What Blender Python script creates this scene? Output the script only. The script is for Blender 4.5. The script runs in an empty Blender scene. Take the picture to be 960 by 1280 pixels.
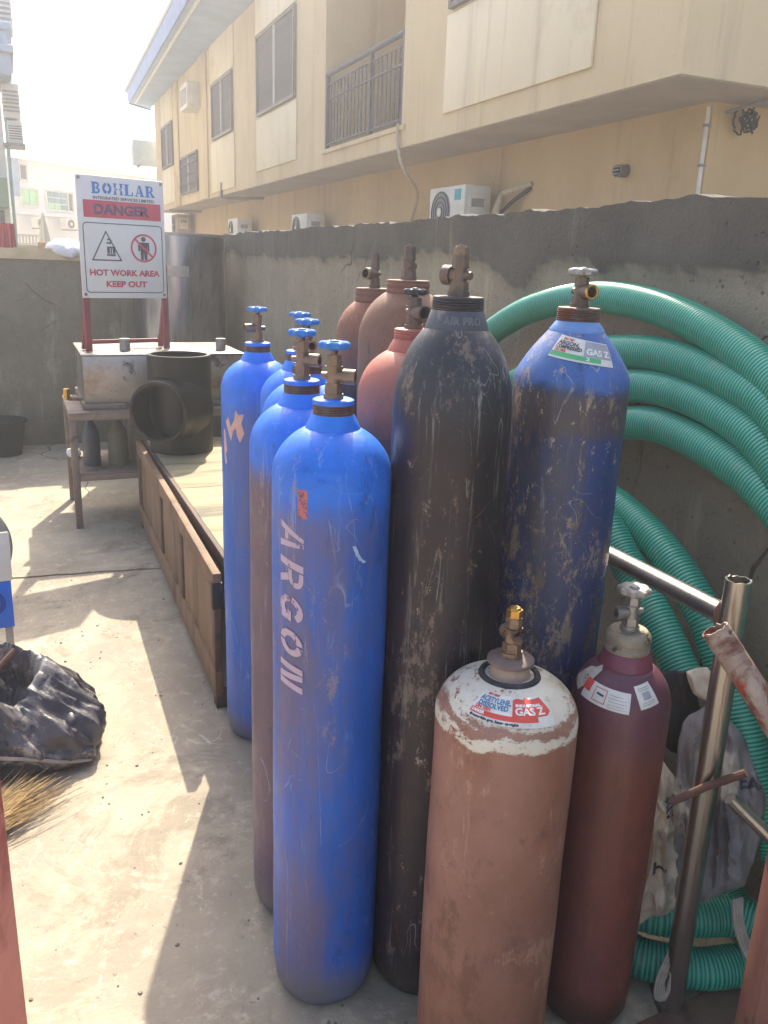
import bpy, bmesh, math, random
from mathutils import Vector, Matrix, noise as mn

random.seed(7)
SC = bpy.context.scene
COL = SC.collection
PI = math.pi
R = math.radians

# ------------------------------------------------------------------ camera, world, sun
cam_d = bpy.data.cameras.new('camera'); cam = bpy.data.objects.new('camera', cam_d); COL.objects.link(cam)
SC.camera = cam
YAW, PITCH, ROLL = R(23.623), R(16.6), R(2.1)
_f0 = Vector((math.sin(YAW), math.cos(YAW), 0)); _r0 = Vector((math.cos(YAW), -math.sin(YAW), 0)); _z = Vector((0, 0, 1))
_f = _f0 * math.cos(PITCH) - _z * math.sin(PITCH); _u = _f0 * math.sin(PITCH) + _z * math.cos(PITCH)
_r = _r0 * math.cos(ROLL) + _u * math.sin(ROLL); _u2 = -_r0 * math.sin(ROLL) + _u * math.cos(ROLL)
M = Matrix.Identity(4)
for i in range(3):
    M[i][0] = _r[i]; M[i][1] = _u2[i]; M[i][2] = -_f[i]
M[0][3], M[1][3], M[2][3] = 0, 0, 1.6
cam.matrix_world = M
cam_d.sensor_fit = 'HORIZONTAL'; cam_d.sensor_width = 36; cam_d.lens = 36 * 1040 / 960
cam_d.clip_start = 0.05; cam_d.clip_end = 3000

SUN_EL, SUN_AZ = R(46.5), R(22.0)
W = bpy.data.worlds.new('World'); SC.world = W; W.use_nodes = True
nt = W.node_tree
sky = nt.nodes.new('ShaderNodeTexSky'); sky.sky_type = 'NISHITA'; sky.sun_disc = False
sky.sun_elevation = SUN_EL; sky.sun_rotation = SUN_AZ
sky.air_density = 1.0; sky.dust_density = 5.0; sky.ozone_density = 1.0
nt.links.new(sky.outputs[0], nt.nodes['Background'].inputs[0])
nt.nodes['Background'].inputs[1].default_value = 0.15
sd = bpy.data.lights.new('sun', 'SUN'); sd.energy = 3.7; sd.angle = R(0.6); sd.color = (1.0, 0.92, 0.76)
sun = bpy.data.objects.new('sun', sd); COL.objects.link(sun)
sdir = Vector((math.sin(SUN_AZ) * math.cos(SUN_EL), math.cos(SUN_AZ) * math.cos(SUN_EL), math.sin(SUN_EL)))
sun.rotation_euler = sdir.to_track_quat('Z', 'Y').to_euler(); sun.location = sdir * 40
SC.view_settings.view_transform = 'Standard'; SC.view_settings.look = 'None'
SC.view_settings.exposure = 1.40; SC.view_settings.gamma = 1
SC.view_settings.use_curve_mapping = False

# ------------------------------------------------------------------ material helpers
def c(h, k=1.0):
    v = [int(h[i:i + 2], 16) / 255 for i in (0, 2, 4)]
    return tuple((x / 12.92 if x <= .04045 else ((x + .055) / 1.055) ** 2.4) * k for x in v) + (1.0,)

class Nodes:
    def __init__(s, name):
        s.m = bpy.data.materials.new(name); s.m.use_nodes = True
        s.t = s.m.node_tree; s.b = s.t.nodes['Principled BSDF']
        s.co = s.n('ShaderNodeTexCoord').outputs['Object']; s.sd = 0.0
    def n(s, t): return s.t.nodes.new(t)
    def set(s, sock, v):
        if hasattr(v, 'is_linked') or isinstance(v, bpy.types.NodeSocket): s.t.links.new(v, sock)
        else: sock.default_value = v
    def noise(s, scale, detail=4, rough=.6, stretch=(1, 1, 1), dist=0, off=(0, 0, 0)):
        mp = s.n('ShaderNodeMapping'); mp.inputs['Scale'].default_value = stretch; mp.inputs['Location'].default_value = tuple(q + s.sd for q in off)
        s.t.links.new(s.co, mp.inputs[0])
        x = s.n('ShaderNodeTexNoise'); x.inputs['Scale'].default_value = scale; x.inputs['Detail'].default_value = detail
        x.inputs['Roughness'].default_value = rough; x.inputs['Distortion'].default_value = dist
        s.t.links.new(mp.outputs[0], x.inputs['Vector']); return x.outputs['Fac']
    def scratch(s, scale, rx, ry, off):
        """long thin sparse lines running mostly up the shell"""
        mp = s.n('ShaderNodeMapping'); mp.vector_type = 'POINT'
        mp.inputs['Rotation'].default_value = (rx, ry, 0); mp.inputs['Location'].default_value = (off + s.sd, off * .7 + s.sd, off * .3); mp.inputs['Scale'].default_value = (1, 1, .03)
        m0 = s.n('ShaderNodeMapping'); m0.inputs['Rotation'].default_value = (rx, ry, 0); s.t.links.new(s.co, m0.inputs[0])
        mp.inputs['Rotation'].default_value = (0, 0, 0); s.t.links.new(m0.outputs[0], mp.inputs[0])
        x = s.n('ShaderNodeTexNoise'); x.inputs['Scale'].default_value = scale; x.inputs['Detail'].default_value = 1.5
        s.t.links.new(mp.outputs[0], x.inputs['Vector'])
        d = s.math('ABSOLUTE', s.math('SUBTRACT', x.outputs['Fac'], .5))
        ln = s.step(d, .0065, .001)
        return s.math('MULTIPLY', ln, s.step(s.noise(6, 5, .75, (1, 1, .5), off=(off, 3, off)), .53, .66))
    def voro(s, scale, stretch=(1, 1, 1), feat='F1', off=(0, 0, 0), warp=0.0):
        mp = s.n('ShaderNodeMapping'); mp.inputs['Scale'].default_value = stretch; mp.inputs['Location'].default_value = off
        src = s.co
        if warp:
            w = s.n('ShaderNodeTexNoise'); w.inputs['Scale'].default_value = 3; s.t.links.new(s.co, w.inputs['Vector'])
            ma = s.n('ShaderNodeMixRGB'); ma.blend_type = 'ADD'; ma.inputs[0].default_value = warp
            s.t.links.new(s.co, ma.inputs[1]); s.t.links.new(w.outputs['Color'], ma.inputs[2]); src = ma.outputs[0]
        s.t.links.new(src, mp.inputs[0])
        x = s.n('ShaderNodeTexVoronoi'); x.feature = feat; x.inputs['Scale'].default_value = scale
        s.t.links.new(mp.outputs[0], x.inputs['Vector']); return x.outputs['Distance']
    def step(s, v, a, b):
        x = s.n('ShaderNodeMapRange'); x.interpolation_type = 'SMOOTHSTEP'
        x.inputs['From Min'].default_value = a; x.inputs['From Max'].default_value = b
        s.set(x.inputs['Value'], v); return x.outputs[0]
    def math(s, op, a, b=0.0):
        x = s.n('ShaderNodeMath'); x.operation = op; s.set(x.inputs[0], a); s.set(x.inputs[1], b); return x.outputs[0]
    def mix(s, f, a, b, mode='MIX'):
        x = s.n('ShaderNodeMixRGB'); x.blend_type = mode; s.set(x.inputs[0], f); s.set(x.inputs[1], a); s.set(x.inputs[2], b); return x.outputs[0]
    def xyz(s):
        x = s.n('ShaderNodeSeparateXYZ'); s.t.links.new(s.co, x.inputs[0]); return x.outputs
    def attr(s, name):
        x = s.n('ShaderNodeAttribute'); x.attribute_name = name; return x.outputs['Fac']
    def bump(s, h, strength=.3, dist=.01):
        x = s.n('ShaderNodeBump'); x.inputs['Strength'].default_value = strength; x.inputs['Distance'].default_value = dist
        s.set(x.inputs['Height'], h); s.t.links.new(x.outputs[0], s.b.inputs['Normal'])
    def fin(s, col, rough=.7, metal=0.0, spec=None):
        s.set(s.b.inputs['Base Color'], col); s.set(s.b.inputs['Roughness'], rough); s.set(s.b.inputs['Metallic'], metal)
        if spec is not None: s.b.inputs['Specular IOR Level'].default_value = spec
        return s.m

def surf(name, c1, c2, scale=4, rough=.75, metal=0, bump=.25, bscale=60, bdist=.004, stretch=(1, 1, 1), dirt=None, dscale=2, dthr=(.55, .7), chips=None, chthr=(.62, .66), chscale=9, spec=None):
    s = Nodes(name)
    col = s.mix(s.step(s.noise(scale, 5, .65, stretch), .3, .7), c1, c2)
    if dirt: col = s.mix(s.step(s.noise(dscale, 6, .7, stretch, .4, (3, 1, 2)), *dthr), col, dirt)
    r = rough
    if chips:
        f = s.step(s.noise(chscale, 8, .72, stretch, .2, (7, 3, 1)), *chthr)
        col = s.mix(f, col, chips); r = s.mix(f, (rough,) * 3 + (1,), (.85, .85, .85, 1))
    if bump: s.bump(s.noise(bscale, 5, .6, stretch), bump, bdist)
    return s.fin(col, r, metal, spec)

# ------------------------------------------------------------------ mesh helpers
def obj(name, bm, mat, parent=None, smooth=35, kind=None):
    me = bpy.data.meshes.new(name)
    bm.normal_update(); bm.to_mesh(me); bm.free()
    if mat: me.materials.append(mat)
    if smooth:
        me.shade_smooth(); me.set_sharp_from_angle(angle=R(smooth))
    o = bpy.data.objects.new(name, me); COL.objects.link(o)
    if parent: o.parent = parent
    if kind: o['kind'] = kind
    return o
def tag(o, label, cat, group=None):
    o['label'] = label; o['category'] = cat
    if group: o['group'] = group
    return o
def thing(name, label, cat, loc=(0, 0, 0), rz=0, group=None, rot=None):
    o = bpy.data.objects.new(name, None); COL.objects.link(o); o.empty_display_size = .1
    o.location = loc; o.rotation_euler = rot if rot else (0, 0, rz)
    return tag(o, label, cat, group)
def struct(name, bm, mat, smooth=35):
    return obj(name, bm, mat, None, smooth, 'structure')

def frame(d):
    d = Vector(d).normalized(); a = Vector((0, 0, 1)) if abs(d.z) < .95 else Vector((1, 0, 0))
    x = a.cross(d).normalized(); return x, d.cross(x).normalized(), d
def box(bm, lo, hi, bev=0.0, rot=None, mat=None):
    lo = Vector(lo); hi = Vector(hi); b = bmesh.new()
    bmesh.ops.create_cube(b, size=1)
    for v in b.verts:
        v.co = Vector(((v.co.x + .5) * (hi.x - lo.x) + lo.x, (v.co.y + .5) * (hi.y - lo.y) + lo.y, (v.co.z + .5) * (hi.z - lo.z) + lo.z))
    if bev: bmesh.ops.bevel(b, geom=b.edges[:], offset=bev, segments=2, affect='EDGES', profile=.5)
    if rot is not None: bmesh.ops.transform(b, matrix=rot, verts=b.verts)
    join(bm, b); return bm
def join(bm, b):
    m = bpy.data.meshes.new('tmp'); b.to_mesh(m); b.free(); bm.from_mesh(m); bpy.data.meshes.remove(m)
def cyl(bm, p0, p1, r0, r1=None, seg=20, caps=True, hole=0.0):
    p0 = Vector(p0); p1 = Vector(p1); r1 = r0 if r1 is None else r1
    x, y, d = frame(p1 - p0)
    def ring(p, r): return [bm.verts.new(p + x * (r * math.cos(2 * PI * i / seg)) + y * (r * math.sin(2 * PI * i / seg))) for i in range(seg)]
    a, b = ring(p0, r0), ring(p1, r1)
    for i in range(seg): bm.faces.new((a[i], a[(i + 1) % seg], b[(i + 1) % seg], b[i]))
    if hole:      # a bore at the far end
        h1 = ring(p1, r1 * hole); h0 = ring(p1 - (p1 - p0) * .75, r1 * hole)
        for i in range(seg):
            j = (i + 1) % seg
            bm.faces.new((b[i], b[j], h1[j], h1[i])); bm.faces.new((h1[i], h1[j], h0[j], h0[i]))
        bm.faces.new(h0); bm.faces.new(a[::-1])
    elif caps:
        bm.faces.new(a[::-1]); bm.faces.new(b)
    return bm
def lathe(bm, prof, seg=48, c0=(0, 0, 0), wob=None):
    rings = []; c0 = Vector(c0)
    for (r, z) in prof:
        if r < 1e-5: rings.append([bm.verts.new(c0 + Vector((0, 0, z)))])
        else: rings.append([bm.verts.new(c0 + Vector((r * math.cos(2 * PI * i / seg) * (1 + (wob(i / seg) if wob else 0)), r * math.sin(2 * PI * i / seg) * (1 + (wob(i / seg) if wob else 0)), z))) for i in range(seg)])
    for a, b in zip(rings, rings[1:]):
        for i in range(seg):
            j = (i + 1) % seg
            if len(a) == 1 and len(b) > 1: bm.faces.new((a[0], b[i], b[j]))
            elif len(b) == 1 and len(a) > 1: bm.faces.new((a[i], a[j], b[0]))
            elif len(a) > 1: bm.faces.new((a[i], a[j], b[j], b[i]))
    bmesh.ops.recalc_face_normals(bm, faces=bm.faces); return bm
def catmull(pts, step):
    """centripetal, so unevenly spaced points do not loop"""
    P = [Vector(p) for p in pts]; P = [P[0] * 2 - P[1]] + P + [P[-1] * 2 - P[-2]]
    out = []
    for k in range(1, len(P) - 2):
        a, b, d, e = P[k - 1:k + 3]; n = max(2, int((d - b).length / step))
        t0 = 0; t1 = t0 + max(1e-4, (b - a).length ** .5); t2 = t1 + max(1e-4, (d - b).length ** .5); t3 = t2 + max(1e-4, (e - d).length ** .5)
        for i in range(n):
            t = t1 + (t2 - t1) * i / n
            A1 = a * ((t1 - t) / (t1 - t0)) + b * ((t - t0) / (t1 - t0)); A2 = b * ((t2 - t) / (t2 - t1)) + d * ((t - t1) / (t2 - t1)); A3 = d * ((t3 - t) / (t3 - t2)) + e * ((t - t2) / (t3 - t2))
            B1 = A1 * ((t2 - t) / (t2 - t0)) + A2 * ((t - t0) / (t2 - t0)); B2 = A2 * ((t3 - t) / (t3 - t1)) + A3 * ((t - t1) / (t3 - t1))
            out.append(B1 * ((t2 - t) / (t2 - t1)) + B2 * ((t - t1) / (t2 - t1)))
    out.append(P[-2]); return out
def resample(pts, step):
    out = [pts[0].copy()]; acc = 0
    for a, b in zip(pts, pts[1:]):
        L = (b - a).length
        if L < 1e-9: continue
        d = step - acc
        while d <= L:
            out.append(a.lerp(b, d / L)); d += step
        acc = L - (d - step)
    return out
def tube(bm, pts, r, seg=12, caps=True, rf=None):
    pts = [Vector(p) for p in pts]; n = len(pts)
    x = None; rings = []
    for i, p in enumerate(pts):
        d = (pts[min(i + 1, n - 1)] - pts[max(i - 1, 0)]).normalized()
        if x is None: x, _, _ = frame(d)
        x = (x - d * x.dot(d)).normalized(); y = d.cross(x)
        rr = rf(i / (n - 1), i) * r if rf else r
        rings.append([bm.verts.new(p + x * (rr * math.cos(2 * PI * k / seg)) + y * (rr * math.sin(2 * PI * k / seg))) for k in range(seg)])
    for a, b in zip(rings, rings[1:]):
        for k in range(seg): bm.faces.new((a[k], a[(k + 1) % seg], b[(k + 1) % seg], b[k]))
    if caps and seg > 2:
        bm.faces.new(rings[0][::-1]); bm.faces.new(rings[-1])
    return bm
def poly_prism(bm, pts2, z0, z1):
    a = [bm.verts.new((x, y, z0)) for x, y in pts2]; b = [bm.verts.new((x, y, z1)) for x, y in pts2]
    n = len(pts2)
    for i in range(n): bm.faces.new((a[i], a[(i + 1) % n], b[(i + 1) % n], b[i]))
    bm.faces.new(a[::-1]); bm.faces.new(b); bmesh.ops.recalc_face_normals(bm, faces=bm.faces); return bm
def text2d(s, size, shear=0.0, offset=0.0, align='CENTER', spacing=1.0):
    cu = bpy.data.curves.new('tmp', 'FONT'); cu.body = s; cu.size = size; cu.shear = shear; cu.offset = offset
    cu.align_x = align; cu.align_y = 'CENTER'; cu.space_character = spacing; cu.resolution_u = 3; cu.fill_mode = 'FRONT'; cu.dimensions = '2D'
    o = bpy.data.objects.new('tmp', cu); COL.objects.link(o)
    dg = bpy.context.evaluated_depsgraph_get(); me = bpy.data.meshes.new_from_object(o.evaluated_get(dg))
    bm = bmesh.new(); bm.from_mesh(me); bpy.data.objects.remove(o); bpy.data.curves.remove(cu); bpy.data.meshes.remove(me)
    for v in bm.verts: v.co.z = 0
    return bm
def rects2d(rects):
    bm = bmesh.new()
    for x0, y0, x1, y1 in rects:
        bm.faces.new([bm.verts.new(p) for p in ((x0, y0, 0), (x1, y0, 0), (x1, y1, 0), (x0, y1, 0))])
    return bm
def polys2d(polys):
    bm = bmesh.new()
    for p in polys: bm.faces.new([bm.verts.new((x, y, 0)) for x, y in p])
    return bm
def cut(bm, step, axis=0):
    xs = [v.co[axis] for v in bm.verts]
    if not xs: return bm
    k = math.floor(min(xs) / step) + 1
    while k * step < max(xs):
        no = [0, 0, 0]; no[axis] = 1; co = [0, 0, 0]; co[axis] = k * step
        bmesh.ops.bisect_plane(bm, geom=bm.verts[:] + bm.edges[:] + bm.faces[:], plane_co=co, plane_no=no); k += 1
    return bm
def ring2d(x, y, r0, r1, a0=0, a1=360, n=24, sx=1, sy=1):
    out = []
    for i in range(n):
        t0 = R(a0 + (a1 - a0) * i / n); t1 = R(a0 + (a1 - a0) * (i + 1) / n)
        out.append([(x + sx * r1 * math.cos(t0), y + sy * r1 * math.sin(t0)), (x + sx * r1 * math.cos(t1), y + sy * r1 * math.sin(t1)), (x + sx * r0 * math.cos(t1), y + sy * r0 * math.sin(t1)), (x + sx * r0 * math.cos(t0), y + sy * r0 * math.sin(t0))])
    return out
def fbm(p, o=4): return mn.fractal(Vector(p), 1.0, 2.0, o)
def ridge(x, p): return max(0.0, 1 - abs(x)) ** p

# ------------------------------------------------------------------ materials of the setting
def concrete_mat():
    s = Nodes('yard concrete')
    col = s.mix(s.step(s.noise(1.3, 7, .65), .3, .7), c('8b8070'), c('a99d88'))
    col = s.mix(s.step(s.noise(6, 8, .75, (1, 1, 1), .5), .5, .75), col, c('b9aa94'))
    col = s.mix(s.step(s.noise(.9, 7, .7, (1, 1, 1), 1.0, (4, 4, 0)), .56, .72), col, c('5c5548'))
    col = s.mix(s.math('MULTIPLY', s.step(s.noise(45, 4, .7), .64, .72), .6), col, c('cdc4b2'))
    col = s.mix(s.math('MULTIPLY', s.step(s.noise(30, 5, .7, (1, 1, 1), .0, (9, 2, 0)), .63, .70), .7), col, c('574f46'))
    col = s.mix(s.math('MULTIPLY', s.step(s.noise(2.1, 8, .78, off=(11, 4, 0), dist=.8), .54, .62), .55), col, c('746b5a'))
    scr = s.step(s.voro(5, (1, 1, 1), 'DISTANCE_TO_EDGE', warp=.35), .006, .0)
    scr = s.math('MULTIPLY', scr, s.step(s.noise(2.2, 3), .52, .62))
    col = s.mix(s.math('MULTIPLY', scr, .55), col, c('d2c9b6'))
    fl = s.scratch(4, 1.3, .5, 2.2); fl = s.math('MAXIMUM', fl, s.scratch(6, 1.5, -.3, 6.1))
    col = s.mix(s.math('MULTIPLY', fl, .45), col, c('d6cdba'))
    col = s.mix(s.math('MULTIPLY', s.step(s.noise(17, 9, .82, off=(5, 9, 0)), .53, .64), .5), col, c('c0b59f'))
    crack = s.step(s.voro(.55, (1, 1, 1), 'DISTANCE_TO_EDGE', off=(3.3, 1.2, 0), warp=.12), .0035, .001)
    crack = s.math('MULTIPLY', crack, s.step(s.noise(.8, 3, .5, off=(2, 8, 0)), .48, .56))
    col = s.mix(s.math('MULTIPLY', crack, .8), col, c('3a342d'))
    h = s.math('SUBTRACT', s.math('ADD', s.math('MULTIPLY', s.noise(9, 8, .7), 1.0), s.math('MULTIPLY', s.noise(120, 3, .6), .25)), crack)
    s.bump(h, .45, .012)
    return s.fin(col, .88)
M_conc = concrete_mat()
M_earth = surf('dusty ground', c('8d8372'), c('a39880'), .4, .95, bump=.4, bscale=8, bdist=.03)

bm = bmesh.new(); bmesh.ops.create_grid(bm, x_segments=40, y_segments=40, size=150)
for v in bm.verts: v.co.z = -.06
struct('ground', bm, M_earth)
def slab(y0, y1, dz, name):
    bm = bmesh.new(); n = 60
    xs = [-3.2 + 4.9 * i / n for i in range(n + 1)]
    ny = max(4, int((y1 - y0) / .1)); ys = [y0 + (y1 - y0) * j / ny for j in range(ny + 1)]
    g = []
    for j, y in enumerate(ys):
        row = []
        for x in xs:
            e = 0
            yy = y
            if j == 0 and y0 > 0 or j == ny and y1 < 7: yy = y + .022 * fbm((x * 2.1, 3.7, 0)) + .012 * fbm((x * 9, 1.2, 4)) - .11 * (x - .2)
            row.append(bm.verts.new((x, yy, dz)))
        g.append(row)
    for j in range(ny):
        for i in range(n): bm.faces.new((g[j][i], g[j][i + 1], g[j + 1][i + 1], g[j + 1][i]))
    ex = bmesh.ops.extrude_face_region(bm, geom=[e for e in bm.edges if e.is_boundary])
    for v in ex['geom']:
        if isinstance(v, bmesh.types.BMVert): v.co.z -= .055
    bmesh.ops.recalc_face_normals(bm, faces=bm.faces)
    return obj(name, bm, M_conc, None, 30, 'structure')
slab(-3, 4.315, 0.0, 'yard_slab'); slab(4.328, 7.62, .004, 'yard_slab')

# right boundary wall --------------------------------------------------
def wall_mat(a_, b_):
    s = Nodes('boundary plaster')
    b = s.attr('band')
    base = s.mix(s.step(s.noise(1.6, 7, .65, (1, .6, 1)), .3, .7), a_, b_)
    base = s.mix(s.step(s.noise(3, 6, .7, (1, 3, .35), .2, (2, 0, 5)), .52, .7), base, c('a09880'))
    base = s.mix(s.math('MULTIPLY', s.step(s.noise(55, 3, .6), .6, .7), .5), base, c('524d44'))
    band = s.mix(s.step(s.noise(2.4, 6, .7), .3, .7), c('504c46'), c('625d54'))
    col = s.mix(b, base, band)
    drip = s.step(s.noise(14, 4, .6, (1, 1, .06)), .6, .72)
    col = s.mix(s.math('MULTIPLY', drip, .35), col, c('9a9383'))
    lip = s.math('MULTIPLY', s.step(b, .15, .5), s.step(b, .95, .55))
    col = s.mix(s.math('MULTIPLY', lip, .22), col, c('a39d8c'))
    ck = s.step(s.voro(.8, feat='DISTANCE_TO_EDGE', off=(2, 1.3, .4), warp=.2), .003, .001)
    ck = s.math('MULTIPLY', ck, s.step(s.noise(1.1, 3, .5, off=(6, 1, 2)), .50, .58))
    col = s.mix(s.math('MULTIPLY', ck, .7), col, c('37332d'))
    pit = s.step(s.voro(26, off=(1, 1, 1)), .16, .08); pit = s.math('MULTIPLY', pit, s.step(s.noise(4, 3), .5, .62))
    h = s.math('ADD', s.noise(12, 7, .72), s.math('MULTIPLY', s.noise(75, 4, .75), .5))
    h = s.math('SUBTRACT', h, s.math('MULTIPLY', s.math('MAXIMUM', ck, pit), .8))
    col = s.mix(s.math('MULTIPLY', pit, .5), col, c('3d3932'))
    s.bump(h, .8, .022)
    return s.fin(col, .92)
M_wall = wall_mat(c('8a8272'), c('a0967f')); M_wall2 = wall_mat(c('6f695b'), c('857d69'))
def long_wall():
    bm = bmesh.new(); lay = bm.verts.layers.float.new('band')
    y0, y1, st = -1.6, 7.6, .03
    ny = int((y1 - y0) / st); nz = 64
    g = []
    for j in range(ny + 1):
        y = y0 + (y1 - y0) * j / ny; row = []
        top = 1.795 + .014 * fbm((y * 1.7, 0, 2)) + .010 * fbm((y * 11, 3, 1)) + .005 * fbm((y * 35, 2, 1))
        low = 1.615 + .05 * fbm((y * 1.3, 5, 0), 5) + .03 * fbm((y * 7, 9, 0)) - .09 * math.exp(-((y - 2.72) / .14) ** 2)
        for k in range(nz + 1):
            z = top * (k / nz)
            b = max(0, min(1, (z - low) / .03 + .5))
            x = 1.70 - .012 * b + .004 * fbm((y * 3, z * 3, 1)) + .002 * fbm((y * 14, z * 14, 1))
            if z < .2: x -= .01 * (1 - z / .2)
            v = bm.verts.new((x, y, z)); v[lay] = b; row.append(v)
        for dx in (.05, .11, .17):
            v = bm.verts.new((1.70 + dx, y, top + .006 * fbm((y * 20, dx * 30, 0)))); v[lay] = 1; row.append(v)
        v = bm.verts.new((1.875, y, 0)); v[lay] = 0; row.append(v)
        g.append(row)
    for a, b in zip(g, g[1:]):
        for k in range(len(a) - 1): bm.faces.new((a[k], b[k], b[k + 1], a[k + 1]))
    bm.faces.new(g[0]); bm.faces.new(g[-1][::-1])
    bmesh.ops.recalc_face_normals(bm, faces=bm.faces)
    o = obj('boundary_wall', bm, M_wall, None, 50)
    return tag(o, 'rough grey plaster wall behind the hoses with dark crumbling top band', 'wall')
long_wall()
def back_wall():
    t = thing('back_wall', 'low dark grey yard wall behind the table with pale top course', 'wall', (0, 7.6, 0))
    bm = bmesh.new(); box(bm, (-3.2, 0, 0), (.80, .18, 1.535), .006)
    box(bm, (.80, .002, 0), (1.688, .18, 1.75), .006); obj('wall', bm, M_wall2, t)
    bm = bmesh.new(); n = 40
    for i in range(n):
        x0 = -3.2 + 4.0 * i / n
        box(bm, (x0, -.012, 1.535), (x0 + 4.0 / n, .192, 1.622 + .006 * fbm((x0 * 3, 0, 0))))
    obj('coping', bm, surf('pale coping', c('b5a488'), c('c9b898'), 5, .9), t)
    bm = bmesh.new(); box(bm, (1.60, -.09, 0), (1.688, .0, 1.72), .006)
    obj('pilaster', bm, surf('pilaster plaster', c('a59a80'), c('bdb095'), 5, .9, stretch=(1, 1, .2)), t)
back_wall()

# ------------------------------------------------------------------ the yellow house
def render_mat(name, a_, b_, d_, streak):
    s = Nodes(name)
    col = s.mix(s.step(s.noise(.7, 5, .65, (1, 1, .6)), .3, .7), a_, b_)
    col = s.mix(s.math('MULTIPLY', s.step(s.noise(.5, 7, .7, dist=.4), .52, .72), .7), col, d_)
    col = s.mix(s.math('MULTIPLY', s.step(s.noise(3.2, 5, .65, (1, 1, .07)), .52, .72), streak), col, tuple(x * .55 for x in d_[:3]) + (1,))
    col = s.mix(s.math('MULTIPLY', s.step(s.noise(26, 4, .7), .6, .75), .25), col, tuple(x * .7 for x in d_[:3]) + (1,))
    s.bump(s.math('ADD', s.noise(14, 5, .7), s.math('MULTIPLY', s.noise(90, 3, .7), .4)), .3, .01)
    return s.fin(col, .92)
M_tan = render_mat('tan render', c('c8b28c'), c('d3bf9a'), c('b39d7a'), .30)
M_ochre = render_mat('ochre render', c('bb9f75'), c('c8ad82'), c('a1885f'), .30)
M_cream = render_mat('cream render', c('e0d1b0'), c('e9dcbe'), c('c8b592'), .30)
M_soffit = surf('slab underside', c('a3978c'), c('b0a498'), 1.2, .9, bump=.1)
M_dark = surf('dark louvre glass', c('4a4648'), c('585356'), 2, .65, bump=.2, bscale=6, stretch=(.1, .1, 3), spec=.2)
M_bframe = surf('brown window frame', c('5d5450'), c('6b625c'), 6, .5)
M_iron = surf('balcony iron', c('4a4450'), c('5a545c'), 9, .6, bump=.2)
M_white = surf('aged white paint', c('c9c6bd'), c('dad7cf'), 5, .55, dirt=c('a8a294'), dscale=6, dthr=(.6, .75))
M_grey = surf('grey plastic', c('77777a'), c('858587'), 6, .6)
M_fascia = surf('blue fascia board', c('34609f'), c('4874b2'), 2, .6, bump=.1)
M_psoff = surf('pale blue soffit board', c('8fa3c0'), c('9cb0cc'), 2, .8, bump=.1)
M_lagging = surf('cream pipe lagging', c('a8977a'), c('bcae94'), 20, .8)
M_blackr = surf('black rubber', c('15151a'), c('222228'), 10, .6)

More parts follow.
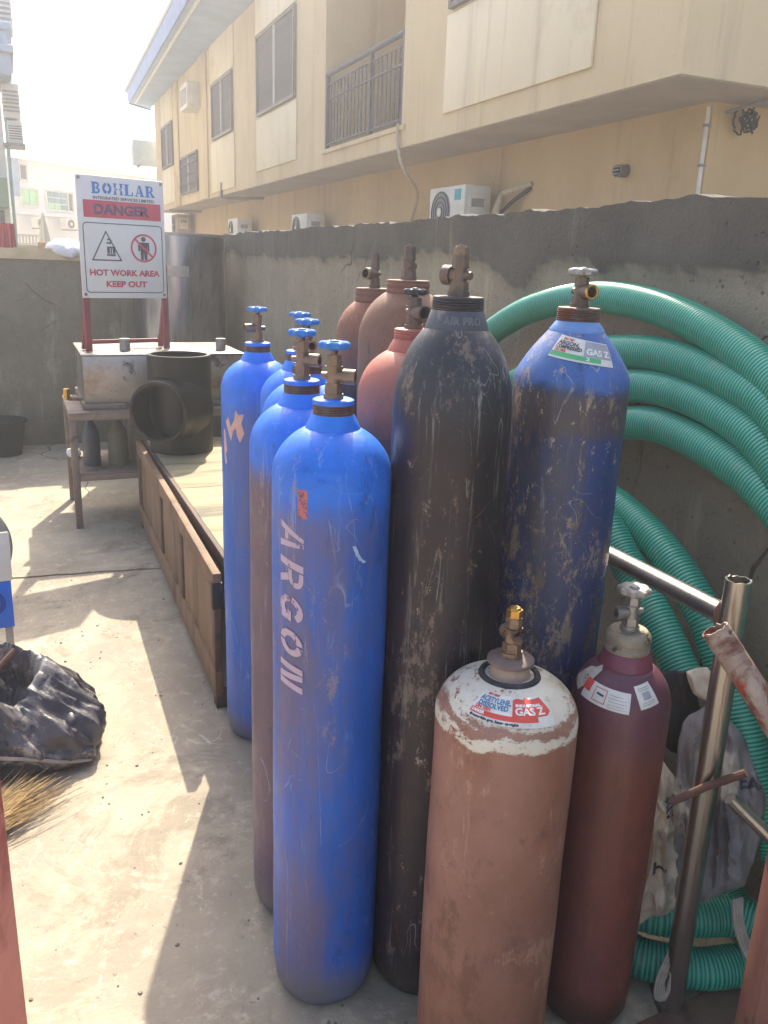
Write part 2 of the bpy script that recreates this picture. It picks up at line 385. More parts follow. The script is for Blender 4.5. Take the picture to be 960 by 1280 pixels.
def house():
    t = thing('house', 'two storey cream and tan house beyond the boundary wall', 'house')
    bm = bmesh.new(); box(bm, (5.26, 5.73, -.06), (12, 29.3, 2.945)); obj('ground_floor_wall', bm, M_ochre, t)
    bm = bmesh.new()
    box(bm, (5.62, 5.16, 2.95), (12, 29.15, 6.25))
    box(bm, (4.40, 5.154, 2.95), (5.62, 9.96, 6.25)); box(bm, (4.40, 12.78, 2.95), (5.62, 29.15, 6.25))
    box(bm, (4.40, 9.96, 2.95), (5.62, 12.78, 3.18)); box(bm, (4.40, 9.96, 5.9), (5.62, 12.78, 6.25))
    obj('upper_storey_wall', bm, M_tan, t)
    bm = bmesh.new(); box(bm, (4.412, 5.166, 2.940), (12, 29.14, 2.9495)); obj('overhang_slab', bm, M_soffit, t)
    bm = bmesh.new(); box(bm, (5.56, 10.0, 3.18), (5.617, 12.74, 4.55)); obj('balcony_panel', bm, surf('dark balcony panel', c('3b3434'), c('4a4140'), 8, .6, stretch=(1, 6, .3)), t)  # low dark panel on the back wall behind the bars
    bm = bmesh.new(); box(bm, (4.375, 9.85, 3.14), (4.46, 12.86, 3.20), .008); obj('balcony_sill', bm, M_tan, t)
    # balcony railing, each bar its own
    rail = obj('balcony_railing', cyl(bmesh.new(), (4.43, 9.97, 4.21), (4.43, 12.77, 4.21), .035, seg=10), M_iron, t)
    for z in (3.27, 3.88): obj('rail', cyl(bmesh.new(), (4.43, 9.97, z), (4.43, 12.77, z), .018, seg=8), M_iron, rail)
    obj('rail', cyl(bmesh.new(), (4.43, 9.97, 4.08), (4.43, 12.77, 4.08), .012, seg=8), M_iron, rail)
    pm = obj('post', box(bmesh.new(), (4.405, -.025, 3.2), (4.455, .025, 4.20)), M_iron, rail)
    pm.location.y = 10.0
    for y in (11.05, 12.74):
        d = pm.copy(); d.location.y = y; d.parent = rail; COL.objects.link(d)
    br = obj('bar', cyl(bmesh.new(), (4.43, 0, 3.27), (4.43, 0, 4.08), .011, seg=6), M_iron, rail); br.location.y = 10.14
    y = 10.28
    while y < 12.7:
        d = br.copy(); d.location.y = y; d.parent = rail; COL.objects.link(d); y += .14 + random.uniform(-.01, .01)
    # windows: frame, panes, mullion
    def window(y0, y1, z0, z1, mull=1, bars=0):
        bm = bmesh.new(); x0, x1 = 4.34, 4.398
        for lo, hi in (((x0, y0, z0), (x1, y0 + .05, z1)), ((x0, y1 - .05, z0), (x1, y1, z1)), ((x0, y0 + .05, z1 - .05), (x1, y1 - .05, z1)), ((x0, y0 + .05, z0), (x1, y1 - .05, z0 + .05))): box(bm, lo, hi)
        w = obj('window', bm, M_bframe, t)
        n = mull + 1; wd = (y1 - y0 - .1 - .04 * mull) / n
        for k in range(n):
            ya = y0 + .05 + k * (wd + .04)
            obj('pane', box(bmesh.new(), (4.375, ya, z0 + .05), (4.39, ya + wd, z1 - .05)), M_dark, w)
            if k < mull: obj('mullion', box(bmesh.new(), (x0 + .005, ya + wd, z0 + .05), (x1 - .004, ya + wd + .04, z1 - .05)), M_white if mull == 1 else M_bframe, w)
        for k in range(bars):
            zz = z0 + (z1 - z0) * (k + 1) / (bars + 1)
            obj('bar', cyl(bmesh.new(), (4.33, y0, zz), (4.33, y1, zz), .014, seg=6), M_iron, w)
        return w
    window(14.2, 16.55, 4.13, 5.46); window(18.55, 20.5, 4.14, 5.28); window(25.85, 27.7, 4.10, 5.24); window(22.35, 24.7, 3.2, 4.14, 1, 3)
    window(6.3, 8.75, 4.15, 5.35)
    # lighter rendered bays under and over the windows
    for y0, y1, z0, z1 in ((14.15, 16.65, 3.19, 4.09), (18.45, 20.7, 3.04, 4.10), (25.8, 27.8, 3.1, 4.06), (6.2, 8.82, 3.17, 4.11), (14.15, 16.65, 5.5, 6.1), (18.45, 20.7, 5.32, 6.1), (25.8, 27.8, 5.28, 6.1), (9.0, 9.75, 3.2, 3.21)):
        if z1 - z0 > .1: obj('bay_panel', box(bmesh.new(), (4.372, y0, z0), (4.40 - .001, y1, z1), .008), M_cream, t)
    obj('pilaster', box(bmesh.new(), (4.36, 21.1, 2.96), (4.399, 22.0, 6.1), .008), M_tan, t)
    obj('pilaster', box(bmesh.new(), (4.36, 24.9, 2.96), (4.399, 25.6, 6.1), .008), M_tan, t)
    # eave at the far end
    ev = bmesh.new(); poly_prism(ev, [(4.395, 30.0), (3.63, 29.2), (3.27, 17.39), (3.23, 16.2), (4.395, 16.2)], 6.10, 6.14); obj('soffit', ev, M_psoff, t)
    fb = bmesh.new()
    for a, b in (((3.63, 29.2), (3.23, 16.2)), ((4.395, 30.0), (3.63, 29.2))):
        va = [fb.verts.new((a[0], a[1], 6.05)), fb.verts.new((b[0], b[1], 6.05)), fb.verts.new((b[0] - .03, b[1], 6.40)), fb.verts.new((a[0] - .03, a[1], 6.40))]
        fb.faces.new(va)
    ex = bmesh.ops.extrude_face_region(fb, geom=fb.faces[:])
    bmesh.ops.translate(fb, vec=(.035, -.01, 0), verts=[v for v in ex['geom'] if isinstance(v, bmesh.types.BMVert)])
    bmesh.ops.recalc_face_normals(fb, faces=fb.faces); obj('fascia', fb, M_fascia, t)
    st = bmesh.new(); cyl(st, (3.83, 29.1, 6.09), (3.43, 16.2, 6.09), .035, seg=8); obj('soffit_batten', st, M_white, t)
    rf = bmesh.new(); poly_prism(rf, [(3.55, 29.4), (3.2, 16.2), (4.4, 16.2), (4.4, 5.1), (12, 5.1), (12, 30)], 6.405, 6.5); obj('roof', rf, M_grey, t)
    # small pipes fixed to the walls
    obj('drain_pipe', tube(bmesh.new(), [(4.37, 19.65, 3.2), (4.37, 19.7, 2.9), (4.5, 19.6, 2.88), (5.2, 19.2, 2.9)], .03, 8), M_bframe, t)
    obj('drain_pipe', tube(bmesh.new(), [(4.38, 26.8, 2.90), (5.2, 26.2, 2.89)], .03, 8), M_bframe, t)
    obj('conduit', tube(bmesh.new(), [(5.225, 5.74, 2.9), (5.225, 5.735, 1.2)], .016, 10), M_white, t)
    for z in (2.45, 2.75): obj('clip', box(bmesh.new(), (5.2, 5.715, z), (5.257, 5.76, z + .02)), M_grey, t)
    obj('hanging_cable', tube(bmesh.new(), catmull([(4.37, 10.0, 3.22), (4.36, 9.97, 3.0), (4.40, 9.87, 2.72), (4.75, 10.2, 2.5), (5.2, 11.3, 2.15), (5.2, 11.3, 1.6)], .06), .022, 8), M_lagging, t)
    # wall vent stub
    v = bmesh.new(); cyl(v, (5.255, 6.74, 2.50), (5.14, 6.72, 2.49), .06, .055, 14, hole=.8); ve = obj('wall_vent', v, M_bframe, t)
    for k in range(3): obj('vent_slat', box(bmesh.new(), (5.125, 6.68, 2.46 + k * .03), (5.135, 6.77, 2.472 + k * .03)), M_grey, ve)
    # cable coil at the corner
    cb = bmesh.new()
    for k in range(6):
        a = [(5.05 + .02 * k + .06 * math.cos(q) + .03 * random.random(), 5.66 - .012 * k, 2.80 + .10 * math.sin(q) - .02 * k * math.cos(q * .5) + .02 * random.random()) for q in [2 * PI * i / 20 for i in range(21)]]
        tube(cb, [(p[0] + .42 + .08 * math.sin(k), p[1], p[2]) for p in a], .008, 6)
    obj('cable_coil', cb, M_blackr, t)
    obj('overhead_cable', tube(bmesh.new(), catmull([(5.35, 5.68, 2.86), (5.6, 5.0, 3.0), (6.1, 4.2, 3.3)], .1), .014, 6), M_grey, t)
house()

def ac_unit(loc, rz, label, w=.78, h=.55, d=.30, kind='outdoor', mat=None, grp='air conditioners on the buildings', pipes=None):
    """front faces local -Y"""
    t = thing('air_conditioner', label, 'air conditioner', loc, rz, grp)
    mat = mat or M_white
    b = obj('casing', box(bmesh.new(), (-w / 2, 0, 0), (w / 2, d, h), .015), mat, t)
    if kind == 'outdoor':
        fx = -w * .14; fr = h * .42
        g = bmesh.new(); cyl(g, (fx, .004, h / 2), (fx, -.012, h / 2), fr, seg=28); obj('fan_grille', g, M_grey, t)
        for k in range(4):
            rr = fr * (k + 1) / 4.2; rb = bmesh.new()
            tube(rb, [(fx + rr * math.cos(2 * PI * i / 20), -.018, h / 2 + rr * math.sin(2 * PI * i / 20)) for i in range(21)], .006, 5); obj('grille_ring', rb, M_blackr, t)
        obj('fan_hub', cyl(bmesh.new(), (fx, -.012, h / 2), (fx, -.03, h / 2), .05, seg=16), M_white, t)
        obj('service_cover', box(bmesh.new(), (w / 2 - .001, .05, h * .28), (w / 2 + .02, d * .8, h * .8), .006), M_white, t)
        obj('warning_plate', box(bmesh.new(), (w / 2 + .019, .08, h * .58), (w / 2 + .0225, d * .7, h * .74)), M_grey, t)
        for s in (-1, 1): obj('foot', box(bmesh.new(), (s * w * .33 - .03, -.03, -.04), (s * w * .33 + .03, d + .03, .002)), M_grey, t)
    else:
        for k in range(6): obj('louvre', box(bmesh.new(), (-w * .42, -.012, h * (.18 + .11 * k)), (w * .42, .003, h * (.235 + .11 * k))), M_grey, t)
    return t
M_rusty_white = surf('rust stained casing', c('a9977f'), c('8a7460'), 5, .8, chips=c('6a4a36'))
FA = -PI / 2       # local -Y turned to face -X (the yard)
a1 = ac_unit((4.72, 9.30, 1.93), FA, 'white outdoor air conditioner with teal badge on the house wall above the boundary wall', .90, .56, .34)
obj('badge', box(bmesh.new(), (.21, -.006, .40), (.36, .002, .52)), surf('teal badge', c('2f9aa5'), c('37a6b0'), 5, .5), a1)
lag = bmesh.new()
for k, o in enumerate(((0, 0), (.05, .04), (.02, .09))):
    tube(lag, catmull([(.47, .2 + o[0], .1), (.60 + o[1], .24, .12), (.63 + o[1], .3, .3 + o[1]), (.66, .36, .46), (.8 + .02 * k, .40, .50), (1.0, .52, .56)], .04), .028, 8)
obj('pipe', lag, M_lagging, a1)
obj('pipe', tube(bmesh.new(), catmull([(.55, .3, .02), (.6, .34, .2), (.75, .44, .38), (.98, .53, .52)], .04), .022, 8), M_blackr, a1)
ac_unit((4.75, 15.15, 1.9), FA, 'white outdoor air conditioner on the house wall under the tall brown windows', .9, .5, .34)
ac_unit((4.75, 20.3, 1.98), FA, 'white outdoor air conditioner low on the house wall, just right of the steel drum', .95, .5, .34)
ac_unit((4.72, 28.0, 2.25), FA, 'rusty brown air conditioner just right of the warning sign', 1.1, .6, .4, mat=M_rusty_white)
ac_unit((4.05, 22.2, 5.0), FA, 'white window air conditioner jutting from the upper house wall', .9, .55, .38, 'window')
ac_unit((4.25, 29.9, 4.35), R(180), 'bluish outdoor air conditioner on the far upper corner of the house', 1.0, .75, .4, mat=surf('bluish casing', c('a9bccb'), c('b9cad6'), 4, .6))
a = bpy.data.objects
# ------------------------------------------------------------------ far white building
M_farwall = surf('white painted block', c('d5d9e0'), c('e0e3e8'), .5, .9, bump=0)
M_green = surf('green curtain glass', c('8fc79a'), c('a6d8ab'), 3, .5, bump=0)
M_teal = surf('teal glass', c('4f7f86'), c('5d8f94'), 3, .4, bump=0)
def white_building():
    t = thing('white_building', 'pale white building with green curtained windows beyond the yard', 'building', (0, 32, 0), math.atan2(.665, .747))
    obj('wall', box(bmesh.new(), (0, 0, -.06), (9, 8, 4.55)), M_farwall, t)
    obj('parapet', box(bmesh.new(), (-.2, -.25, 4.5), (9.2, 8.2, 4.86), .03), surf('pale parapet', c('dfe5ec'), c('e8edf2'), 1, .9), t)
    obj('ledge', box(bmesh.new(), (0, -.15, 2.78), (9, -.002, 2.88)), M_farwall, t)
    def win(x0, x1, z0, z1, nx, nz, m):
        bm = bmesh.new()
        for lo, hi in (((x0 - .05, -.06, z0 - .05), (x0, -.001, z1 + .05)), ((x1, -.06, z0 - .05), (x1 + .05, -.001, z1 + .05)), ((x0, -.06, z0 - .05), (x1, -.001, z0)), ((x0, -.06, z1), (x1, -.001, z1 + .05))): box(bm, lo, hi)
        w = obj('window', bm, M_white, t)
        for i in range(nx):
            for k in range(nz):
                dx = (x1 - x0) / nx; dz = (z1 - z0) / nz
                mm = m(i, k)
                obj('pane', box(bmesh.new(), (x0 + i * dx + .02, -.03, z0 + k * dz + .02), (x0 + (i + 1) * dx - .02, -.012, z0 + (k + 1) * dz - .02)), mm, w)
    win(.48, 1.18, 3.08, 3.61, 2, 1, lambda i, k: M_teal if i == 2 else M_green)
    win(1.59, 2.52, 3.02, 3.62, 3, 3, lambda i, k: M_green if k == 0 and i < 2 else M_teal)
    win(2.58, 2.78, 3.02, 3.62, 1, 1, lambda i, k: M_dark)
    win(.51, .79, 3.89, 4.36, 1, 1, lambda i, k: M_dark)
    obj('shutter', box(bmesh.new(), (.08, -.2, 3.34), (.3, -.002, 4.53)), surf('blue shutter', c('7089a8'), c('8299b5'), 3, .6), t)
    return t
white_building()
vdir = math.atan2(.665, .747)
def on_fac(u, out, z): return (u * .747 + out * .665, 32 + u * .665 - out * .747, z)
ac_unit(on_fac(.88, .5, 2.36), vdir, 'left one of two outdoor air conditioners under the green windows', .45, .34, .3)
ac_unit(on_fac(2.25, .5, 2.38), vdir, 'right one of two outdoor air conditioners under the green windows', .6, .36, .3)
# things between the back wall and the white building
t = thing('balustrade', 'low white balustrade in front of the white building', 'railing', (.0, 20, 0))
for z in (1.72, 1.90): obj('rail', box(bmesh.new(), (.04, 0, z), (.62, .06, z + .035)), M_white, t)
b0 = obj('baluster', cyl(bmesh.new(), (0, .03, 1.755), (0, .03, 1.90), .018, seg=8), M_white, t); b0.location.x = .07
for k in range(1, 9):
    d = b0.copy(); d.location.x = .07 + k * .065; d.parent = t; COL.objects.link(d)
obj('base', box(bmesh.new(), (.0, -.02, -.06), (.66, .1, 1.715)), surf('balustrade base', c('9a9482'), c('aaa492'), 2, .9), t)
t = thing('parasol', 'folded white parasol standing behind the back wall', 'parasol', (.6, 19.2, -.06))
obj('canopy', lathe(bmesh.new(), [(.0, 2.42), (.02, 2.40), (.05, 2.2), (.085, 2.0), (.11, 1.78), (.10, 1.74), (.0, 1.74)], 16, wob=lambda u: .12 * math.cos(8 * 2 * PI * u)), M_white, t)
obj('pole', cyl(bmesh.new(), (0, 0, 0), (0, 0, 1.76), .02, seg=10), M_grey, t)
def corr():
    bm = bmesh.new(); n = 28; pts = []
    for i in range(n + 1): pts.append((-.52 + .58 * i / n, .02 * (1 if (i // 2) % 2 else -1)))
    lo = [bm.verts.new((x, y, 0)) for x, y in pts]; hi = [bm.verts.new((x * .8 - .02, y + .1, 1.93)) for x, y in pts]
    for i in range(n): bm.faces.new((lo[i], lo[i + 1], hi[i + 1], hi[i]))
    ex = bmesh.ops.extrude_face_region(bm, geom=bm.faces[:]); bmesh.ops.translate(bm, vec=(0, .3, 0), verts=[v for v in ex['geom'] if isinstance(v, bmesh.types.BMVert)])
    bmesh.ops.recalc_face_normals(bm, faces=bm.faces); return bm
o = obj('corrugated_tank', corr(), surf('red corrugated sheet', c('a23a44'), c('b64a52'), 3, .6)); o.location = (0, 10, -.06)
tag(o, 'red corrugated tank behind the back wall at the left edge', 'tank')
o = obj('crate', box(bmesh.new(), (.26, 0, 0), (.44, .3, 1.76), .01), surf('tan crate', c('b79a72'), c('c4a87f'), 4, .8)); o.location = (.0, 10.5, -.06)
tag(o, 'small tan crate stack behind the white sack on the wall', 'crate')
# ------------------------------------------------------------------ left building sliver
def left_building():
    t = thing('left_building', 'tall pale building at the left edge carrying air conditioners', 'building', (0, 18, 0))
    obj('wall', box(bmesh.new(), (-7, .0, -.06), (.0, 9, 9)), surf('pale grey render', c('d0cdc4'), c('dcd9d0'), 1, .9), t)
    b = bmesh.new(); box(b, (-1.5, -.7, 4.50), (.22, 1.2, 4.85), .02); box(b, (-1.5, -.8, 4.85), (.28, 1.2, 4.97), .02); box(b, (-1.5, -.7, 4.97), (.18, 1.2, 5.2), .02); box(b, (-1.5, -.78, 5.2), (.27, 1.2, 5.32), .02); obj('balcony', b, surf('bluish balcony', c('93a5c0'), c('a2b3cc'), 1, .8), t)
    obj('awning', box(bmesh.new(), (-1.2, -.4, 2.35), (-.005, -.002, 2.85)), surf('green awning', c('6d8a6a'), c('7d9a78'), 2, .8), t)
    obj('shutter', box(bmesh.new(), (-.6, -.08, 1.7), (-.1, -.002, 2.3)), M_dark, t)
    obj('pipe', cyl(bmesh.new(), (.06, -.05, 1.6), (.06, -.05, 4.5), .03, seg=10), surf('green pipe', c('7f9a90'), c('8fa99f'), 3, .6), t)
left_building()
ac_unit((.14, 17.9, 5.35), 0, 'topmost grey air conditioner at the left edge above the bluish balcony', .34, .75, .7, 'window')
ac_unit((.17, 17.9, 3.90), 0, 'middle grey air conditioner at the left edge under the bluish balcony', .30, .58, .6, 'window')
ac_unit((.20, 17.9, 3.48), 0, 'lowest grey air conditioner of the stack at the left edge', .26, .38, .6, 'window')
t = obj('bracket', box(bmesh.new(), (-.02, 17.85, 3.43), (.36, 18.5, 3.475)), M_grey); tag(t, 'grey bracket shelf under the lowest air conditioner at left', 'bracket')

# ------------------------------------------------------------------ gas cylinders
def cyl_mat(name, top, body, split, worn=None, wdir=0.0, wamt=.5, speck=None, samt=.62, rust=None, ramt=.64, rscale=7, scr=None, scramt=.5, base_dirt=c('5f5146'), rough=.45, soft=.05, band=None, dust=None, grit=None, gthr=.62, murk=None, mamt=.5):
    """object space: z is the cylinder's own height; wdir is the side (world angle) that is worn most"""
    s = Nodes(name); s.sd = (sum(ord(q) for q in name) % 89) * 1.37; X = s.xyz(); z = X[2]
    zn = s.math('ADD', z, s.math('MULTIPLY', s.math('SUBTRACT', s.noise(6, 6, .7), .5), .09))
    f = s.step(zn, split + soft, split - soft)
    tc = s.mix(s.step(s.noise(9, 6, .7), .35, .7), top, tuple(x * .78 for x in top[:3]) + (1,))
    bc = s.mix(s.step(s.noise(5, 6, .7, (1, 1, .3)), .35, .65), body, tuple(x * .72 for x in body[:3]) + (1,))
    col = s.mix(f, tc, bc)
    if worn:
        side = s.math('ADD', s.math('MULTIPLY', X[0], math.cos(wdir) * 4.5), s.math('MULTIPLY', X[1], math.sin(wdir) * 4.5))
        w = s.math('ADD', side, s.math('MULTIPLY', s.math('SUBTRACT', s.noise(7, 7, .75, (1, 1, .12)), .5), 2.2))
        w = s.math('ADD', w, s.math('MULTIPLY', s.math('SUBTRACT', s.noise(2.5, 4, .6), .5), 1.0))
        w = s.math('MULTIPLY', s.step(w, .35 - wamt, 1.0 - wamt), f)
        col = s.mix(s.math('MULTIPLY', w, .85), col, worn)
    run = s.step(s.noise(34, 5, .7, (1, 1, .03), .1, (2, 9, 4)), .60, .70)
    run = s.math('MULTIPLY', run, s.math('MULTIPLY', s.step(zn, split - .5, split - .05), f))
    col = s.mix(s.math('MULTIPLY', run, .5), col, c('54423a'))
    if dust:
        col = s.mix(s.math('MULTIPLY', s.step(s.noise(4, 6, .7, off=(1, 5, 2)), .4, .7), .5), col, dust)
    if band:
        bz0, bz1, bcol = band
        g = s.math('MULTIPLY', s.step(zn, bz0, bz0 + .03), s.step(zn, bz1 + .03, bz1))
        col = s.mix(s.math('MULTIPLY', g, .8), col, bcol)
    if rust:
        g = s.step(s.noise(rscale, 9, .75, (1, 1, .55), .3, (3, 3, 3)), ramt, ramt + .05)
        col = s.mix(s.math('MULTIPLY', g, f), col, rust)
    hts = s.noise(160, 3, .6)
    if scr:
        a = s.step(s.noise(46, 7, .8, (1, 1, .05), .1), .63 - .08 * scramt, .70 - .06 * scramt)
        a = s.math('MULTIPLY', a, s.step(s.noise(3.5, 4, .6, off=(4, 4, 2)), .36, .62))
        g = a
        for q, (sc_, rx, ry, off) in enumerate(((13, .10, .06, 1.3), (17, -.25, .2, 5.1), (9, .5, -.4, 9.7), (21, .05, -.08, 3.9), (15, 1.0, .6, 7.7))):
            ln = s.scratch(sc_, rx, ry, off)
            g = s.math('MAXIMUM', g, ln)
        col = s.mix(s.math('MULTIPLY', g, min(.6, .55 * scramt)), col, scr)
        dk = s.step(s.noise(60, 7, .8, (1, 1, .09), .1, (5, 5, 1)), .60, .70)
        col = s.mix(s.math('MULTIPLY', dk, .35), col, tuple(x * .45 for x in body[:3]) + (1,))
    if speck:
        g = s.step(s.noise(34, 7, .8, (1, 1, .5), .1, (8, 8, 8)), samt, samt + .04)
        g = s.math('MULTIPLY', g, s.step(s.noise(4, 3, .5, off=(2, 7, 7)), .42, .6))
        col = s.mix(g, col, speck)
    if murk:
        g = s.step(s.math('ADD', s.noise(4.5, 8, .75, (1, 1, .35), .2, (6, 2, 3)), s.math('MULTIPLY', s.math('SUBTRACT', s.noise(40, 8, .8, (1, 1, .3)), .5), .5)), .47, .66)
        col = s.mix(s.math('MULTIPLY', s.math('MULTIPLY', g, f), mamt), col, murk)
    if grit:
        reg = s.math('MULTIPLY', s.math('SUBTRACT', s.noise(3.4, 5, .65, (1, 1, .4), .3, (1, 8, 5)), .5), 1.0)
        n1 = s.math('ADD', s.noise(30, 12, .84, (1, 1, .45), .15, (3, 1, 7)), reg)
        col = s.mix(s.math('MULTIPLY', s.step(n1, gthr, gthr + .05), .75), col, grit)
        n2 = s.math('ADD', s.noise(80, 8, .8, (1, 1, .6), .0, (9, 1, 2)), s.math('MULTIPLY', reg, .6))
        col = s.mix(s.math('MULTIPLY', s.step(n2, gthr + .02, gthr + .08), .6), col, tuple(min(1, x * 1.25) for x in grit[:3]) + (1,))
        n3 = s.math('SUBTRACT', s.noise(26, 10, .8, (1, 1, .35), .1, (5, 5, 9)), s.math('MULTIPLY', reg, .5))
        col = s.mix(s.math('MULTIPLY', s.step(n3, .58, .66), .5), col, tuple(x * .35 for x in body[:3]) + (1,))
    if base_dirt: col = s.mix(s.math('MULTIPLY', s.step(zn, .13, .03), .75), col, base_dirt)
    h = s.math('ADD', s.math('MULTIPLY', s.noise(18, 5, .65), 1.0), s.math('MULTIPLY', hts, .12))
    s.bump(h, .22, .004)
    r = s.step(s.noise(12, 5, .7), .2, .9); r = s.math('ADD', s.math('MULTIPLY', r, .3), rough - .1)
    return s.fin(col, r, 0.0)

M_blue = surf('blue enamel', c('1a6cd8'), c('267ce6'), 14, .42, bump=.15, dirt=c('1a4b98'), dscale=9, chips=c('4a3a34'), chthr=(.70, .74))
M_thread = surf('rusty thread', c('5b4a45'), c('74605a'), 30, .6, .4, bump=.4, bscale=90, chips=c('7a4a34'))
M_brass = surf('dull brass', c('7d695a'), c('927c68'), 20, .48, .6, bump=.3, bscale=60, dirt=c('4e4038'), dscale=14, dthr=(.5, .65))
M_brass2 = surf('bright brass', c('b48a4a'), c('c9a055'), 20, .3, .9, bump=.2, bscale=60, dirt=c('7a5a34'), dscale=18)
M_bronze = surf('brown tarnished brass', c('62544c'), c('776659'), 20, .5, .5, bump=.3, bscale=60, chips=c('93755a'), chscale=20)
M_steel = surf('dull steel', c('8a8784'), c('a09c98'), 20, .42, .7, bump=.3, bscale=60, chips=c('6b5142'), chthr=(.64, .7))
M_chalk = surf('chalky metal', c('8f8a84'), c('aba59c'), 20, .55, .4, bump=.4, bscale=60, dirt=c('6b6058'), dscale=12)
M_blk = surf('black wheel', c('1d1d22'), c('2b2b30'), 12, .5, bump=.2)
M_bluewheel = surf('blue handwheel', c('1f66b4'), c('2b7ac8'), 20, .45, bump=.2, chips=c('6a6058'), chthr=(.69, .73), chscale=26)
M_hole = surf('dark bore', c('241c16'), c('302620'), 20, .7)

class Cyl:
    def __init__(s, label, x, y, Rr, zs, zn, rn, body, p=1.0, lean=(0, 0), zb=0.0):
        s.t = thing('gas_cylinder', label, 'gas cylinder', (x, y, zb), group='gas cylinders standing in the yard', rot=(lean[0], lean[1], 0))
        d = Vector((-x, -y, 0)).normalized(); s.e0 = d; s.e1 = Vector((-d.y, d.x, 0)); s.R = Rr
        s.prof = [(0, .012), (Rr * .55, .010), (Rr * .74, .0), (Rr * .88, .008), (Rr * .965, .03), (Rr, .07)]
        for k in range(1, 12): s.prof.append((Rr, .07 + (zs - .07) * k / 12))
        n = 16
        if p == 'cone':
            for k in range(n + 1):
                t = k / n; s.prof.append((Rr - (Rr - rn) * t ** 1.32, zs + (zn - zs) * t))
        else: t1 = math.acos((rn / Rr) ** (1 / p))
        for k in range(n + 1) if p != 'cone' else ():
            t = t1 * k / n; s.prof.append((Rr * math.cos(t) ** p, zs + (zn - zs) * math.sin(t) / math.sin(t1)))
        s.zs, s.zn, s.rn = zs, zn, rn
        bm = lathe(bmesh.new(), s.prof + [(0, zn)], 64)
        for v in bm.verts:          # small dents
            q = Vector((v.co.x, v.co.y, 0))
            if q.length > .02: v.co += q.normalized() * (.0016 * fbm((v.co.x * 9 + x * 7, v.co.y * 9 + y * 3, v.co.z * 5)))
        s.body = obj('body', bm, body, s.t, 40)
        s.L = [0]
        for a, b in zip(s.prof, s.prof[1:]): s.L.append(s.L[-1] + math.hypot(b[0] - a[0], b[1] - a[1]))
        s.s_sh = s.L[[i for i, q in enumerate(s.prof) if abs(q[1] - zs) < 1e-6][0]]
    def sz(s, z): return s.L[5] + z - .07
    def dir(s, phi):
        return s.e0 * math.cos(phi) + s.e1 * math.sin(phi)
    def at(s, phi, sl, eps=.0012):
        for i in range(len(s.L) - 1):
            if s.L[i] <= sl <= s.L[i + 1] or i == len(s.L) - 2:
                k = (sl - s.L[i]) / max(1e-9, s.L[i + 1] - s.L[i]); a, b = s.prof[i], s.prof[i + 1]
                r = a[0] + (b[0] - a[0]) * k; z = a[1] + (b[1] - a[1]) * k
                nr, nz = (b[1] - a[1]), -(b[0] - a[0]); l = math.hypot(nr, nz)
                r += eps * nr / l; z += eps * nz / l
                q = s.dir(phi) * r; return Vector((q.x, q.y, z))
    def wrap(s, name, bm, mat, phi0, s0, rref, turn=0.0, vertical=False, eps=.0012, parent=None, step=.006):
        """lay a flat drawing on the shell; (0,0) lands at angle phi0 and arc length s0"""
        ct, st = math.cos(turn), math.sin(turn)
        cut(bm, step, 0); cut(bm, step, 1)
        for v in bm.verts:
            x, y = v.co.x, v.co.y
            if vertical: u, w = y, -x
            else: u, w = x * ct - y * st, x * st + y * ct
            v.co = s.at(phi0 + u / rref, s0 + w, eps)
        bmesh.ops.recalc_face_normals(bm, faces=bm.faces)
        o = obj(name, bm, mat, parent or s.t, 60)
        return o
    def collar(s, z0, z1, r0, r1, mat, name='collar'):
        bm = lathe(bmesh.new(), [(0, z0 - .01), (r0, z0 - .01), (r0, z0 + .002), (r0 * .985, z0 + .006), (r1, z1 - .002), (r1 * .97, z1), (0, z1)], 40)
        return obj(name, bm, mat, s.t)
    def thread(s, z0, z1, r, mat, n=5, topmat=None):
        pr = [(0, z0)]
        for k in range(n):
            a = z0 + (z1 - .006 - z0) * k / n; b = z0 + (z1 - .006 - z0) * (k + 1) / n
            pr += [(r * .955, a), (r, a + (b - a) * .35), (r, a + (b - a) * .65), (r * .955, b)]
        pr += [(r * .99, z1 - .005), (r * .97, z1 - .001), (r * .9, z1), (0, z1)]
        o = obj('neck_ring', lathe(bmesh.new(), pr, 40), mat, s.t, 50)
        if topmat: obj('cap', lathe(bmesh.new(), [(0, z1 - .004), (r * 1.005, z1 - .007), (r * 1.0, z1 + .001), (r * .9, z1 + .003), (0, z1 + .003)], 40), topmat, o)
        return o
    def valve(s, z0, z1, phi, mat, wheel=None, out=.042, wr=.030, br=.0125, outr=.0145, rim=None, cap=None, tilt=0.0):
        h = z1 - z0; wh = .016 if wheel else 0
        bm = bmesh.new()
        cyl(bm, (0, 0, z0 - .006), (0, 0, z0 + h * .10), br * 1.55, br * 1.5, 20)
        cyl(bm, (0, 0, z0 + h * .10), (0, 0, z0 + h * .28), br * 1.35, br * 1.3, 6)
        cyl(bm, (0, 0, z0 + h * .28), (0, 0, z0 + h * .56), br * 1.05, br, 18)
        cyl(bm, (0, 0, z0 + h * .54), (0, 0, z0 + h * .57), br * 1.3, br * 1.3, 18)
        cyl(bm, (0, 0, z0 + h * .57), (0, 0, z0 + h * .76), br * 1.18, br * 1.12, 6)
        if wheel: cyl(bm, (0, 0, z0 + h * .76), (0, 0, z1 - .006), br * .55, br * .5, 14)
        else:
            cyl(bm, (0, 0, z0 + h * .76), (0, 0, z0 + h * .80), br * 1.0, br * 1.0, 18)
        bmesh.ops.bevel(bm, geom=[e for e in bm.edges if e.calc_face_angle(0) > .5], offset=.0012, segments=1, affect='EDGES')
        v = obj('valve', bm, mat, s.t, 30)
